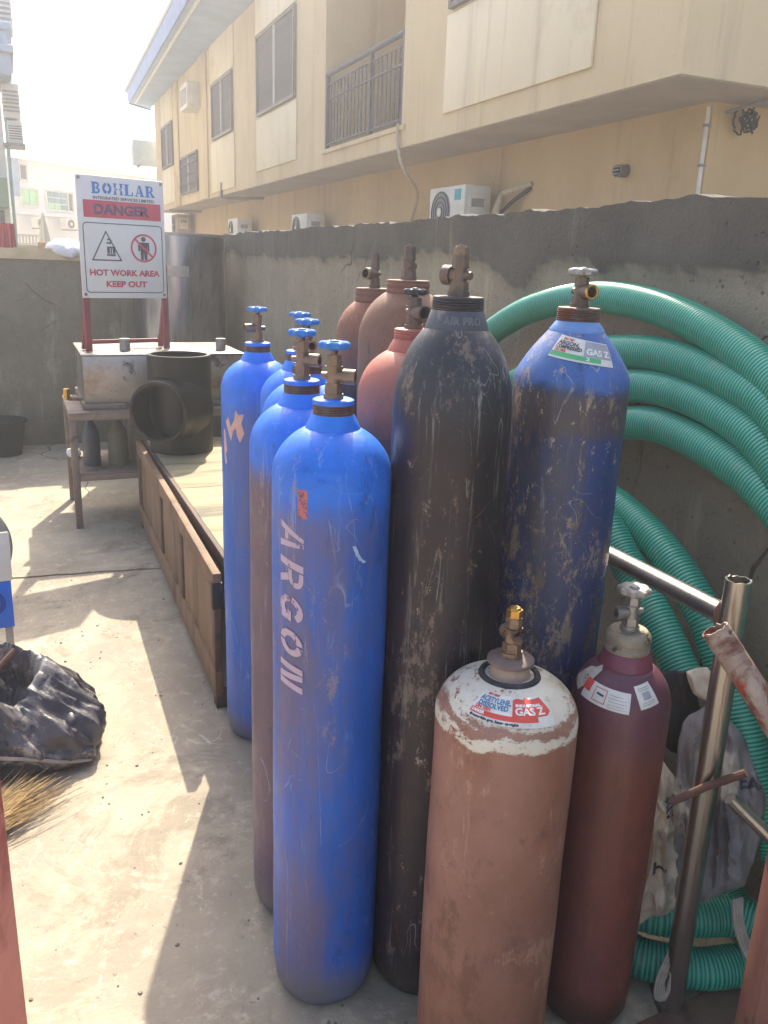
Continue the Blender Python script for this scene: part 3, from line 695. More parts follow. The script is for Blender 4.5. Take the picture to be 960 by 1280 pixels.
        d = s.dir(phi); zc = z0 + h * .40; q0 = Vector((0, 0, zc)); q1 = q0 + d * out + Vector((0, 0, tilt * out))
        b2 = bmesh.new(); cyl(b2, q0, q0.lerp(q1, .62), outr * .82, outr * .82, 18)
        cyl(b2, q0.lerp(q1, .45), q1, outr, outr, 20, hole=.66)
        o = obj('outlet', b2, mat, v, 30)
        b3 = bmesh.new(); cyl(b3, q1 - (q1 - q0) * .30, q1 - (q1 - q0) * .02, outr * .655, outr * .655, 16)
        b3.faces.ensure_lookup_table()
        obj('bore', cyl(bmesh.new(), q0.lerp(q1, .5), q0.lerp(q1, .72), outr * .655, outr * .655, 16), M_hole, v)
        b3.free()
        if rim:
            b4 = bmesh.new(); pts = []
            x, y, dd = frame(q1 - q0)
            tube(b4, [q1 + x * (outr * .86 * math.cos(2 * PI * i / 20)) + y * (outr * .86 * math.sin(2 * PI * i / 20)) for i in range(21)], outr * .18, 6); obj('outlet_rim', b4, rim, v)
        # safety plug on the far side
        obj('plug', cyl(bmesh.new(), q0, q0 - d * (br * 1.9), br * .62, br * .55, 8), mat, v)
        if wheel:
            b5 = bmesh.new(); zt = z1 - .009
            pr = [(0, -.010), (wr * .28, -.010), (wr * .34, -.003), (wr * .62, -.002), (wr * .8, -.0065), (wr * .97, -.005), (wr * 1.0, 0), (wr * .97, .005), (wr * .82, .0075), (wr * .62, .003), (wr * .34, .004), (wr * .26, .009), (0, .010)]
            seg = 48; rings = []
            for r, z in pr:
                if r == 0: rings.append([b5.verts.new((0, 0, zt + z))]); continue
                k = max(0, (r / wr - .6) / .4)
                rings.append([b5.verts.new(((r * (1 + .075 * k * math.cos(8 * 2 * PI * i / seg))) * math.cos(2 * PI * i / seg), (r * (1 + .075 * k * math.cos(8 * 2 * PI * i / seg))) * math.sin(2 * PI * i / seg), zt + z)) for i in range(seg)])
            for a_, b_ in zip(rings, rings[1:]):
                for i in range(seg):
                    j = (i + 1) % seg
                    if len(a_) == 1: b5.faces.new((a_[0], b_[i], b_[j]))
                    elif len(b_) == 1: b5.faces.new((a_[i], a_[j], b_[0]))
                    else: b5.faces.new((a_[i], a_[j], b_[j], b_[i]))
            bmesh.ops.recalc_face_normals(b5, faces=b5.faces)
            obj('handwheel', b5, wheel, v, 50)
        elif cap:
            b6 = bmesh.new()
            cyl(b6, (0, 0, z0 + h * .79), (0, 0, z0 + h * .93), br * 1.12, br * 1.1, 6)
            cyl(b6, (0, 0, z0 + h * .93), (0, 0, z0 + h * .97), br * .85, br * .7, 16)
            cyl(b6, (0, 0, z0 + h * .97), (0, 0, z1), br * .35, br * .25, 12)
            obj('spindle_nut', b6, cap, v, 30)
        return v

BLUE = dict(top=c('1d72e0'), body=c('2464c4'), split=1.15, scr=c('a8b4cc'), base_dirt=c('6e6a66'), rough=.42)
m_front = cyl_mat('blue argon paint', **{**BLUE, 'worn': c('6f6072'), 'wdir': R(215), 'wamt': .24, 'speck': c('8a7a72'), 'samt': .64, 'scramt': .9, 'grit': c('8a7f86'), 'gthr': .665, 'murk': c('6a6076'), 'mamt': .35})
m_second = cyl_mat('blue paint over brown', **{**BLUE, 'body': c('4a4c7c'), 'worn': c('67525a'), 'wdir': R(230), 'wamt': .75, 'scramt': .7, 'grit': c('8a7a76'), 'gthr': .655})
m_leftmost = cyl_mat('blue paint, lightly worn', **{**BLUE, 'body': c('2c66be'), 'worn': c('5f6690'), 'wdir': R(250), 'wamt': .22, 'scramt': .5})
m_midblue = cyl_mat('blue paint, plain', **{**BLUE, 'scramt': .4})

M_stencil = None
def stencil_mat():
    s = Nodes('worn stencil paint')
    f = s.step(s.noise(42, 7, .75, (1, 1, .6)), .56, .64)
    f2 = s.step(s.noise(60, 5, .7, (1, 1, .08)), .60, .68)
    col = s.mix(s.math('MAXIMUM', f, f2), c('b7a3b4'), c('5a4f86'))
    return s.fin(col, .6)
M_stencil = stencil_mat()
def blue_cylinder(label, x, y, mat, phi, dz=0.0, R_=.116):
    k = Cyl(label, x, y, R_, 1.205 + dz, 1.297 + dz, .053, mat)
    k.collar(1.294 + dz, 1.324 + dz, .053, .041, M_blue)
    k.thread(1.322 + dz, 1.350 + dz, .0395, M_thread, 5, M_blue)
    k.valve(1.351 + dz, 1.461 + dz, phi, M_brass, M_bluewheel)
    return k
k = blue_cylinder('bright blue cylinder stencilled ARGON in front', .534, 1.479, m_front, R(75))
# stencilled word running down the shell
ST = {'A': [[(0, 0), (.25, 0), (.50, 1), (.34, 1)], [(.75, 0), (1, 0), (.68, 1), (.54, 1)], [(.32, .24), (.64, .24), (.61, .38), (.37, .38)]],
      'R': [[(0, 0), (.27, 0), (.27, 1), (0, 1)], [(.33, .84), (.56, .84), (.56, 1), (.33, 1)], [(.33, .40), (.56, .40), (.56, .55), (.33, .55)], [(.52, .38), (.78, .42), (1.02, 0), (.74, 0)]] + ring2d(.56, .70, .145, .30, -90, 90, 10, 1.35, 1),
      'G': ring2d(.5, .5, .27, .5, 35, 172, 14) + ring2d(.5, .5, .27, .5, 186, 318, 14) + [[(.58, .36), (1, .36), (1, .52), (.58, .52)], [(.76, .06), (1, .06), (1, .36), (.76, .36)]],
      'O': ring2d(.5, .5, .26, .5, -84, 84, 14) + ring2d(.5, .5, .26, .5, 96, 264, 14),
      'N': [[(0, 0), (.25, 0), (.25, 1), (0, 1)], [(.75, 0), (1, 0), (1, 1), (.75, 1)], [(.28, 1), (.50, 1), (.72, .10), (.72, 0), (.50, 0), (.28, .90)]]}
pp = []
for i, ch in enumerate('ARGON'):
    x0 = -.172 + i * .0715
    pp += [[(x0 + (q[0] * .052 + .26 * (q[1] - .5) * .056), (q[1] - .5) * .058) for q in pl_] for pl_ in ST[ch]]
bm = polys2d(pp); bmesh.ops.triangulate(bm, faces=bm.faces)
k.wrap('lettering', bm, M_stencil, R(-40), k.sz(.957), .116, vertical=True, eps=.0008)
# the faded red rating box above the word
bm = rects2d([(-.055, .010, .0, .030)])
fr = Nodes('faded red print'); fr.fin(fr.mix(fr.step(fr.noise(70, 6, .8), .48, .56), c('b96a6a'), c('50466e')), .6)
k.wrap('faded_print', bm, fr.m, R(-37), k.sz(1.145), .116, vertical=True, eps=.0007)
# pale curved paint run on the right flank
bm = bmesh.new()
pr = [(0, .0), (.004, -.008), (.008, -.018), (.015, -.028), (.024, -.034)]
for (a, b) in zip(pr, pr[1:]):
    bm.faces.new([bm.verts.new(p) for p in ((a[0] - .004, a[1], 0), (a[0] + .003, a[1], 0), (b[0] + .003, b[1] - .001, 0), (b[0] - .004, b[1] - .003, 0))])
k.wrap('paint_run', bm, surf('pale paint run', c('9db6d8'), c('b5c8e0'), 40, .5), R(22), k.sz(1.095), .116, eps=.0008)
# cast letters on the shoulder
for s_, ph, so in (('AR6061 T N2R BLUM', R(-2), .034), ('47L  1 P 150', R(4), .014)):
    k.wrap('stamp', text2d(s_, .013, 0, .0003), M_blue, ph, k.s_sh + so, .105, eps=.0012, step=.01)

blue_cylinder('blue and brown worn cylinder just behind the ARGON one', .556, 1.745, m_second, R(65))
k3 = blue_cylinder('blue cylinder with peeled pinkish patch, nearest the wooden platform', .675, 2.573, m_leftmost, R(-70))
pm = surf('bare pinkish primer', c('c49a8c'), c('d2aa9a'), 30, .7)
bm = polys2d([[(-.045, .06), (-.03, .075), (-.02, .045), (-.005, .07), (.0, .10), (.012, .085), (.03, .09), (.02, .06), (.03, .03), (.015, .0), (.004, .02), (.0, .045), (-.012, .03), (-.02, .0), (-.028, .02)],
              [(-.06, .03), (-.05, .035), (-.046, .0), (-.04, -.03), (-.048, -.045), (-.042, -.07), (-.052, -.08), (-.058, -.05)]])
bmesh.ops.triangulate(bm, faces=bm.faces)
k3.wrap('peeled_patch', bm, pm, R(-36), k3.sz(1.055), .116, eps=.0009)
blue_cylinder('blue cylinder in the middle of the blue group, valve outlet facing forward', .672, 2.066, m_midblue, R(18))
blue_cylinder('rearmost blue cylinder, mostly hidden, only its wheel and shoulder showing', .737, 2.335, m_midblue, R(160))

# dark compressed air cylinder
m_air = cyl_mat('dark worn paint', c('2c2e35'), c('15141f'), 1.31, worn=c('2c1e24'), wdir=R(200), wamt=.45, rust=c('6a584b'), ramt=.585, rscale=9, scr=c('a09a94'), scramt=1.0, speck=c('9a8876'), samt=.60, base_dirt=c('3f3834'), rough=.45, dust=c('26242e'), grit=c('7a695c'), gthr=.640, murk=c('402f33'), mamt=.6)
k = Cyl('tall dark navy cylinder with AIR cast into its collar', .756, 1.419, .116, 1.33, 1.488, .060, m_air, 1.0)
M_aircol = surf('dark grey cap paint', c('3c3f47'), c('4c4f56'), 12, .5, chips=c('7a7672'))
k.collar(1.486, 1.522, .060, .050, M_aircol)
k.thread(1.522, 1.547, .049, surf('dark thread', c('35343a'), c('4a474a'), 30, .6, .3, bump=.4, bscale=90, chips=c('5e5048')), 4)
bm = text2d('AIR PRO', .020, 0, .0008); cut(bm, .004, 0)
for v in bm.verts:
    w = (v.co.y + .01) / .02; ph = R(12) + v.co.x / .056; rr = .0585 - .0072 * (.25 + .5 * w) + .0012
    q = k.dir(ph) * rr; v.co = Vector((q.x, q.y, 1.493 + .021 * w))
obj('lettering', bm, surf('cast letters', c('5c5f66'), c('6a6d73'), 20, .5), k.t, 60)
k.valve(1.547, 1.640, R(-125), M_bronze, None, cap=M_brass, br=.0135, outr=.018, out=.034)

# red orange cylinder with black wheel
m_red = cyl_mat('salmon red paint', c('b06450'), c('6c5055'), 1.25, worn=c('5c4048'), wdir=R(240), wamt=.3, scr=c('a08a88'), scramt=.5, rust=c('6a4038'), ramt=.68, rough=.55, dust=c('a07868'), grit=c('8a6458'), gthr=.66)
M_red = surf('salmon enamel', c('a85a48'), c('b86a56'), 14, .5, chips=c('5c4038'), chthr=(.64, .7))
k = Cyl('salmon red cylinder with black handwheel behind the dark one', .817, 1.74, .122, 1.31, 1.412, .057, m_red)
k.collar(1.409, 1.438, .057, .045, M_red); k.thread(1.436, 1.462, .044, M_red, 4)
k.valve(1.462, 1.551, R(35), M_bronze, M_blk, wr=.026, br=.014, outr=.018, out=.04, rim=M_bronze)
# two rust brown cylinders at the back
m_r2 = cyl_mat('dusty rust brown paint', c('7c5640'), c('55332f'), 1.22, scr=c('b09a8a'), scramt=.5, rust=c('54301f'), ramt=.58, rough=.65, dust=c('8a6c58'), soft=.12, grit=c('9a8474'), gthr=.66, murk=c('4f3226'), mamt=.6)
k = Cyl('dusty rust brown cylinder with bare valve, tallest of the back pair', .989, 2.153, .134, 1.39, 1.525, .062, m_r2)
M_r2 = surf('rust brown collar', c('6e4a3a'), c('825a48'), 14, .7, chips=c('5c3a30'))
k.thread(1.522, 1.560, .060, M_r2, 2)
k.valve(1.56, 1.654, R(170), M_bronze, None, cap=M_bronze, br=.015, outr=.016)
m_rl = cyl_mat('orange rust paint', c('8c543a'), c('3f3036'), 1.27, scr=c('9a8478'), scramt=.5, rust=c('5c3424'), ramt=.58, rough=.6, dust=c('875c46'), soft=.08, grit=c('8a7062'), gthr=.66, murk=c('4a3028'), mamt=.5)
k = Cyl('orange shouldered rusty cylinder nearest the far wall', 1.037, 2.51, .120, 1.365, 1.482, .062, m_rl)
k.thread(1.48, 1.526, .060, M_r2, 2)
k.valve(1.526, 1.634, R(-40), M_bronze, None, cap=M_bronze, br=.012, outr=.018, out=.045, rim=M_brass)

# right blue argon cylinder
m_rb = cyl_mat('chipped blue paint', c('3f68ac'), c('24407c'), 1.375, worn=c('3a3c4c'), wdir=R(215), wamt=.30, rust=c('5e4f48'), ramt=.575, rscale=13, scr=c('b0b2b4'), scramt=.9, speck=c('a8967c'), samt=.575, rough=.45, band=(1.27, 1.355, c('4c413e')), soft=.015, base_dirt=c('4a4440'), grit=c('94836c'), gthr=.580, murk=c('4a4548'), mamt=.8)
k = Cyl('broad shouldered blue cylinder with white and green argon label', 1.029, 1.441, .118, 1.388, 1.482, .057, m_rb, 'cone', lean=(R(.3), R(.4)))
M_lblue = surf('light blue collar', c('5a82be'), c('6e94cb'), 14, .5, chips=c('5a5450'), chthr=(.66, .7))
k.collar(1.480, 1.503, .056, .044, M_lblue); k.thread(1.503, 1.530, .0435, M_thread, 5)
k.valve(1.53, 1.607, R(38), M_bronze, M_steel, wr=.028, br=.0125, outr=.0155, out=.034, rim=M_brass2)
M_stk = surf('label paper', c('c9c7bf'), c('dbd9d2'), 30, .6, bump=.1, dirt=c('a59d90'), dscale=20, dthr=(.62, .7))
M_ink = surf('dark print', c('3a3a44'), c('4a4a54'), 60, .6, bump=0)
M_tealink = surf('blue print', c('2f6f9a'), c('3f80a8'), 60, .6, bump=0)
M_redink = surf('red print', c('c8443c'), c('d4554a'), 40, .6, bump=0)
M_greenink = surf('green print', c('2fa07a'), c('58b06a'), 20, .6, bump=0)
M_whiteink = surf('white print', c('d8d6d0'), c('e4e2dc'), 40, .6, bump=0)
M_greyink = surf('grey print', c('8b8f98'), c('a5a8ae'), 40, .6, bump=0)
def gas_label(k, phi, s0, rref, turn, sx, sy, argon):
    S = lambda bm: bmesh.ops.scale(bm, vec=(sx, sy, 1), verts=bm.verts) and None or bm
    st = k.wrap('label', S(rects2d([(-.5, -.5, .5, .5)])), M_stk, phi, s0, rref, turn, eps=.0010)
    A = lambda bm, m, e, n='print': k.wrap(n, S(bm), m, phi, s0, rref, turn, eps=e, parent=st)
    def T(txt, size, x, y, m, e=.0018, wid=None, al='CENTER', off=.008):
        bm = text2d(txt, size, 0, off, al)
        xs = [v.co.x for v in bm.verts]; w = max(xs) - min(xs)
        for v in bm.verts:
            if wid: v.co.x *= wid / w
            v.co.x += x; v.co.y += y
        A(bm, m, e, 'lettering')
    if argon:
        A(rects2d([(.03, -.22, .49, .46)]), M_greyink, .0014); A(rects2d([(-.495, -.42, .30, -.22)]), M_greenink, .0014)
        T('ISO 9809', .12, -.28, .36, M_redink, wid=.22); T('ARGON,', .24, -.26, .18, M_ink, wid=.40); T('COMPRESSED', .2, -.24, -.0, M_ink, wid=.46); T('UN 1006', .15, -.36, -.15, M_redink, wid=.2)
        T('GAS Z', .36, .26, .0, M_whiteink, wid=.4, off=.012); T('2', .2, .1, -.32, M_whiteink, wid=.06)
    else:
        A(polys2d([[(.0, -.18), (.0, .36), (.06, .44), (.16, .40), (.19, .48), (.26, .40), (.44, .44), (.49, -.06), (.43, -.18)]]), M_redink, .0014); A(rects2d([(-.495, -.34, .30, -.18)]), M_redink, .0014)
        T('ISO 3807', .1, -.30, .42, M_redink, wid=.2); T('ACETYLENE,', .26, -.24, .22, M_tealink, wid=.44); T('DISSOLVED', .22, -.25, .02, M_tealink, wid=.40); T('UN 1001', .14, -.36, -.11, M_redink, wid=.2)
        T('INDUSTRIAL', .12, .22, .18, M_whiteink, wid=.36); T('GAS Z', .32, .22, -.02, M_whiteink, wid=.38, off=.012)
        T('DANGER', .13, -.40, -.26, M_whiteink, wid=.16); T('flammable gas, keep upright', .1, -.2, -.42, M_ink, wid=.55)
    return st
gas_label(k, R(10), k.s_sh + .072, .082, R(-10), .118, .052, True)

# acetylene, white chipped shoulder
def acet_mat():
    s = Nodes('brown body with chipped white shoulder'); X = s.xyz(); z = X[2]
    br = s.mix(s.step(s.noise(3, 6, .65), .3, .7), c('855c4d'), c('9c7262'))
    br = s.mix(s.math('MULTIPLY', s.step(s.noise(9, 9, .78, (1, 1, .6), .3), .52, .70), .6), br, c('5e4038'))
    br = s.mix(s.math('MULTIPLY', s.step(s.noise(40, 8, .8, off=(2, 6, 1)), .58, .68), .6), br, c('a5836c'))
    br = s.mix(s.math('MULTIPLY', s.step(s.noise(5, 5, .6, (1, 1, .5), off=(9, 6, 1)), .5, .7), .5), br, c('84503a'))
    br = s.mix(s.math('MULTIPLY', s.step(s.noise(30, 6, .75, (1, 1, .08)), .6, .7), .5), br, c('a98f7c'))
    reg = s.math('SUBTRACT', s.noise(3.5, 5, .65, off=(8, 2, 2)), .5)
    br = s.mix(s.math('MULTIPLY', s.step(s.math('ADD', s.noise(32, 12, .84, (1, 1, .5), .1, (2, 2, 8)), reg), .60, .68), .5), br, c('b8937f'))
    br = s.mix(s.math('MULTIPLY', s.step(s.math('SUBTRACT', s.noise(24, 12, .84, (1, 1, .5), .1, (7, 2, 1)), reg), .58, .68), .5), br, c('57392f'))
    br = s.mix(s.math('MULTIPLY', s.step(z, .42, .12), .5), br, c('8a5a3f'))
    br = s.mix(s.math('MULTIPLY', s.scratch(11, .08, .05, 4.4), .5), br, c('c0a592'))
    wt = s.mix(s.step(s.noise(7, 6, .7), .3, .75), c('c9c0ac'), c('d9d3c4'))
    wt = s.mix(s.step(s.noise(4, 6, .7, off=(5, 5, 5)), .56, .7), wt, c('a8966f'))
    chip = s.noise(15, 10, .78, (1, 1, 1.4), .3)
    zz = s.math('ADD', z, s.math('MULTIPLY', s.math("SUBTRACT", chip, .5), .07))
    f = s.step(zz, .788, .794)
    z2 = s.math('ADD', z, s.math('MULTIPLY', s.math('SUBTRACT', s.noise(11, 10, .8, (1, 1, 2.2), .3, (2, 2, 6)), .5), .12))
    mid = s.math('MULTIPLY', s.step(z2, .811, .816), s.step(z2, .840, .833))      # a worn brown band round the shoulder
    f = s.math('MULTIPLY', f, s.math('SUBTRACT', 1.0, s.math('MULTIPLY', mid, .92)))
    hol = s.math('MAXIMUM', s.step(s.noise(24, 9, .8, off=(1, 2, 9)), .565, .60), s.step(s.noise(8, 8, .75, (1, 1, 2.2), off=(4, 2, 9)), .57, .60))
    f = s.math('MULTIPLY', f, s.math('SUBTRACT', 1.0, hol))
    wt = s.mix(s.math('MULTIPLY', s.step(s.noise(55, 8, .8, (1, 1, 1.8), off=(3, 3, 1)), .57, .65), .7), wt, c('7d6454'))
    col = s.mix(f, br, wt)
    s.bump(s.math('ADD', s.math('MULTIPLY', f, .5), s.noise(20, 5, .7)), .35, .004)
    return s.fin(col, s.mix(f, (.6, .6, .6, 1), (.75, .75, .75, 1)))
k = Cyl('brown cylinder with chipped white shoulder and red acetylene label', .783, 1.182, .134, .798, .880, .050, acet_mat(), .85)
M_tanneck = surf('tan neck', c('a08878'), c('b59c88'), 18, .8, chips=c('6a5448'))
k.collar(.872, .905, .040, .033, M_tanneck, 'neck')
def torus(r, z, rr, mat, name, sg=40):
    b = bmesh.new(); tube(b, [(r * math.cos(2 * PI * i / sg), r * math.sin(2 * PI * i / sg), z) for i in range(sg + 1)], rr, 8, False); return obj(name, b, mat, k.t)
torus(.0515, .879, .0065, surf('black sealant', c('26262c'), c('3a3a42'), 40, .7, bump=.6, bscale=80), 'sealant_ring')
obj('flange', lathe(bmesh.new(), [(0, .904), (.041, .904), (.0435, .906), (.0435, .912), (.041, .914), (.018, .918), (0, .918)], 36), surf('dusty flange', c('6a5a54'), c('80706a'), 20, .7, .2), k.t)
k.valve(.917, 1.016, R(-150), M_brass, None, cap=M_brass2, br=.0135, outr=.014, out=.028)
gas_label(k, R(6), k.s_sh + .072, .100, R(-3), .140, .058, False)

# maroon cylinder
m_mar = cyl_mat('maroon paint', c('643c4a'), c('864a40'), .70, worn=c('5f3a40'), wdir=R(200), wamt=.1, scr=c('8a6a68'), scramt=.35, rust=c('86503c'), ramt=.62, rough=.42, soft=.06, base_dirt=c('3f302a'), grit=c('8f6258'), gthr=.65, murk=c('5f3c34'), mamt=.6)
k = Cyl('maroon cylinder with hazard labels between the white topped one and the pipe frame', 1.062, 1.194, .099, .765, .850, .056, m_mar)
M_mar = surf('maroon enamel', c('6a3444'), c('7d4050'), 14, .4, chips=c('8b6a64'), chthr=(.7, .74))
k.collar(.848, .882, .054, .045, M_mar)
pr = [(0, .88), (.043, .88), (.0445, .884), (.0445, .890), (.041, .893), (.041, .899), (.0445, .902), (.0445, .912), (.041, .918), (.036, .924), (0, .926)]
obj('neck_ring', lathe(bmesh.new(), pr, 40), surf('chalky neck ring', c('7d7262'), c('9a8f7c'), 18, .7, .2, chips=c('4f453a'), chthr=(.50, .58), chscale=16), k.t)
k.valve(.925, 1.016, R(-55), M_steel, M_chalk, wr=.031, br=.0125, outr=.013, out=.036)
st = k.wrap('label', rects2d([(-.048, -.020, .050, .020)]), M_stk, R(-20), k.s_sh + .046, .088, R(-4), eps=.001)
k.wrap('print', rects2d([(-.052, -.004, -.032, .020)]), M_redink, R(-20), k.s_sh + .046, .088, R(-4), eps=.0016, parent=st)
fr_ = [(-.022, -.014, -.0205, .014), (.003, -.014, .0045, .014), (-.0205, .0125, .003, .014), (-.0205, -.014, .003, -.0125)]
k.wrap('print', rects2d(fr_), M_redink, R(-20), k.s_sh + .046, .088, R(-4), eps=.0016, parent=st)
k.wrap('print', rects2d([(-.016, -.001, -.001, .003)]), M_ink, R(-20), k.s_sh + .046, .088, R(-10), eps=.0016, parent=st)
k.wrap('print', rects2d([(.010, .008, .036, .0092), (.010, .002, .044, .0030), (.010, -.004, .044, -.003), (.010, -.010, .040, -.009), (.010, -.015, .044, -.0142)]), M_greyink, R(-20), k.s_sh + .046, .088, R(-4), eps=.0016, parent=st)
st = k.wrap('label', rects2d([(-.019, -.026, .018, .020)]), M_stk, R(34), k.s_sh + .062, .080, R(14), eps=.001)
k.wrap('print', rects2d([(-.008, -.010, .008, .004)] + [(-.014, .008 + .004 * i, .012, .0095 + .004 * i) for i in range(2)] + [(-.013, -.020 + .004 * i, .012, -.0188 + .004 * i) for i in range(2)]), M_greyink, R(34), k.s_sh + .062, .080, R(14), eps=.0016, parent=st)
st = k.wrap('label', polys2d([[(-.022, -.03), (.012, -.036), (.020, .0), (.016, .03), (.0, .038), (-.004, .022), (-.018, .01)]]), surf('torn label', c('a89c92'), c('c2b8ac'), 40, .8, chips=c('5c4a48')), R(-60), k.s_sh + .070, .080, R(-20), eps=.001)
k.wrap('print', polys2d(ring2d(.004, -.004, .004, .0056, n=16, sx=.8)), M_ink, R(-60), k.s_sh + .070, .080, R(-20), eps=.0016, parent=st)

# ------------------------------------------------------------------ green hoses
def hose_mat():
    s = Nodes('green ribbed hose'); a = s.attr('rib')
    g = s.mix(s.step(s.noise(3, 5, .6), .3, .7), c('36aa8a'), c('50bd9e'))
    col = s.mix(a, c('0f524c'), g)
    col = s.mix(s.math('MULTIPLY', s.step(s.noise(9, 6, .7), .55, .75), .35), col, c('8f9a80'))
    return s.fin(col, .38)
M_hose = hose_mat()
def hose(name, pts, label, r=.047, pitch=.0092, open_end=False, seg=24):
    P = resample(catmull(pts, .02), pitch / 4); n = len(P)
    bm = bmesh.new(); lay = bm.verts.layers.float.new('rib'); x = None; rings = []
    amp = (1.0, .972, .945, .972); rb = (1, .55, 0, .55)
    for i, p in enumerate(P):
        d = (P[min(i + 2, n - 1)] - P[max(i - 2, 0)]).normalized()
        if x is None: x, _, _ = frame(d)
        x = (x - d * x.dot(d)).normalized(); y = d.cross(x); ring = []
        for q in range(seg):
            v = bm.verts.new(p + (x * math.cos(2 * PI * q / seg) + y * math.sin(2 * PI * q / seg)) * (r * amp[i % 4])); v[lay] = rb[i % 4]; ring.append(v)
        rings.append(ring)
    if open_end:
        d = (P[-1] - P[-2]).normalized()
        for rr, dd in ((.86, .0), (.84, -.04), (.82, -.16)):
            ring = []
            for v0 in rings[-1] if rr == .86 else base:
                ring.append(None)
            ctr = P[-1] + d * dd
            ring = [bm.verts.new(ctr + (x * math.cos(2 * PI * q / seg) + y * math.sin(2 * PI * q / seg)) * (r * rr)) for q in range(seg)]
            for v in ring: v[lay] = 0
            base = ring; rings.append(ring)
    for a_, b_ in zip(rings, rings[1:]):
        for q in range(seg): bm.faces.new((a_[q], a_[(q + 1) % seg], b_[(q + 1) % seg], b_[q]))
    bm.faces.new(rings[0][::-1]); bm.faces.new(rings[-1])
    o = obj(name, bm, M_hose, None, 80); tag(o, label, 'hose', 'green corrugated hoses')
    return o
A = [(1.585, 2.826, 1.289), (1.607, 2.604, 1.430), (1.618, 2.338, 1.505), (1.622, 2.098, 1.527), (1.619, 1.847, 1.507), (1.610, 1.623, 1.454), (1.599, 1.447, 1.384)]
B = [(1.592, 2.40, 1.27), (1.596, 2.112, 1.360), (1.600, 1.845, 1.389), (1.599, 1.678, 1.378), (1.594, 1.527, 1.348), (1.589, 1.423, 1.318)]
C_ = [(1.576, 2.36, 1.16), (1.580, 2.073, 1.259), (1.587, 1.835, 1.300), (1.586, 1.671, 1.295), (1.581, 1.504, 1.262), (1.573, 1.386, 1.213)]
D = [(1.555, 2.32, 1.03), (1.563, 2.030, 1.147), (1.572, 1.799, 1.204), (1.571, 1.657, 1.199), (1.566, 1.502, 1.170), (1.558, 1.352, 1.117)]
def side(x0, zt, k): return [(x0 - .01, 1.24 - .01 * k, zt - .13), (x0 - .03, 1.02 - .02 * k, zt - .36), (x0 - .09, .62 + .03 * k, .55), (1.50, .70 + .04 * k, .12 + .02 * k), (1.56, 1.2, .05 + .001 * k)]
def back(k): return [(1.60, 1.9, .052 + .095 * k), (1.60, 2.6, .06 + .095 * k), (1.585, 3.05 - .04 * k, .35 + .05 * k), (1.575, 3.1 - .1 * k, .8), ]
pts = [(1.57, 3.12, .45), (1.575, 3.08, .9)] + A + side(1.59, 1.38, 0) + back(0) + B + side(1.575, 1.3, 1) + back(1) + C_ + side(1.565, 1.2, 2) + back(2) + D + [(1.54, 1.15, .98), (1.48, .9, .6), (1.46, .82, .28), (1.47, .86, .10)]
hose('hose', pts, 'long green ribbed hose hung in four arcs against the grey wall')
F = [(1.47, 2.25, .86), (1.49, 2.0, .975), (1.490, 1.829, .982), (1.490, 1.710, .956), (1.490, 1.598, .917), (1.490, 1.495, .860), (1.490, 1.410, .793), (1.490, 1.319, .680), (1.490, 1.260, .60), (1.490, 1.215, .52), (1.50, 1.168, .42), (1.53, 1.10, .30), (1.56, .98, .20), (1.53, .99, .155), (1.44, 1.14, .150), (1.35, 1.175, .150), (1.26, 1.22, .150), (1.20, 1.34, .145), (1.22, 1.5, .10), (1.30, 1.62, .06), (1.40, 1.5, .05)]
hose('hose', F, 'green ribbed hose curving down beside the wall and coiling on the floor')
G = [(1.62, .86, .05), (1.53, 1.02, .05), (1.443, 1.092, .05), (1.347, 1.119, .05), (1.284, 1.155, .05), (1.217, 1.216, .05), (1.19, 1.34, .05), (1.25, 1.45, .05)]
hose('hose', G, 'short green ribbed hose lying lowest on the floor behind the pipe post')
E_ = [(1.39, 2.15, .80), (1.41, 1.95, .98), (1.42, 1.84, .985), (1.420, 1.745, .947), (1.420, 1.634, .865), (1.420, 1.504, .768), (1.420, 1.379, .655)]
hose('hose', E_, 'green ribbed hose with open cut end above the dark gap', open_end=True)

# ------------------------------------------------------------------ steel pipe frame and posts
M_pipe = surf('scratched steel pipe', c('9a9692'), c('b3aca4'), 7, .27, .9, bump=.2, bscale=40, stretch=(1, 1, .2), dirt=c('6d5a4c'), dscale=5, dthr=(.58, .72), chips=c('6f4a38'), chthr=(.68, .73))
M_rustp = surf('rusty pipe', c('8f7a6c'), c('b3a294'), 9, .75, .0, bump=.6, bscale=40, dirt=c('6b4234'), dscale=9, dthr=(.46, .58), chips=c('a8322e'), chthr=(.56, .59), chscale=8)
M_rustd = surf('dark rust', c('5a4038'), c('6e5044'), 12, .85, .1, bump=.5)
M_redox = surf('red oxide paint', c('6b443a'), c('7a5044'), 4, .7, bump=.3, bscale=30, dirt=c('573a32'), dscale=5, chips=c('4f382f'), chthr=(.62, .68))
M_redpost = surf('pinkish red paint', c('c0746a'), c('d08a7e'), 4, .5, bump=.25, bscale=30, dirt=c('9c524a'), dscale=5, chips=c('6a4438'), chthr=(.66, .7), stretch=(1, 1, .3))
M_plate = surf('rusted floor plate', c('5c483c'), c('6d574a'), 5, .85, bump=.4, bscale=30, dirt=c('463730'), dscale=4)
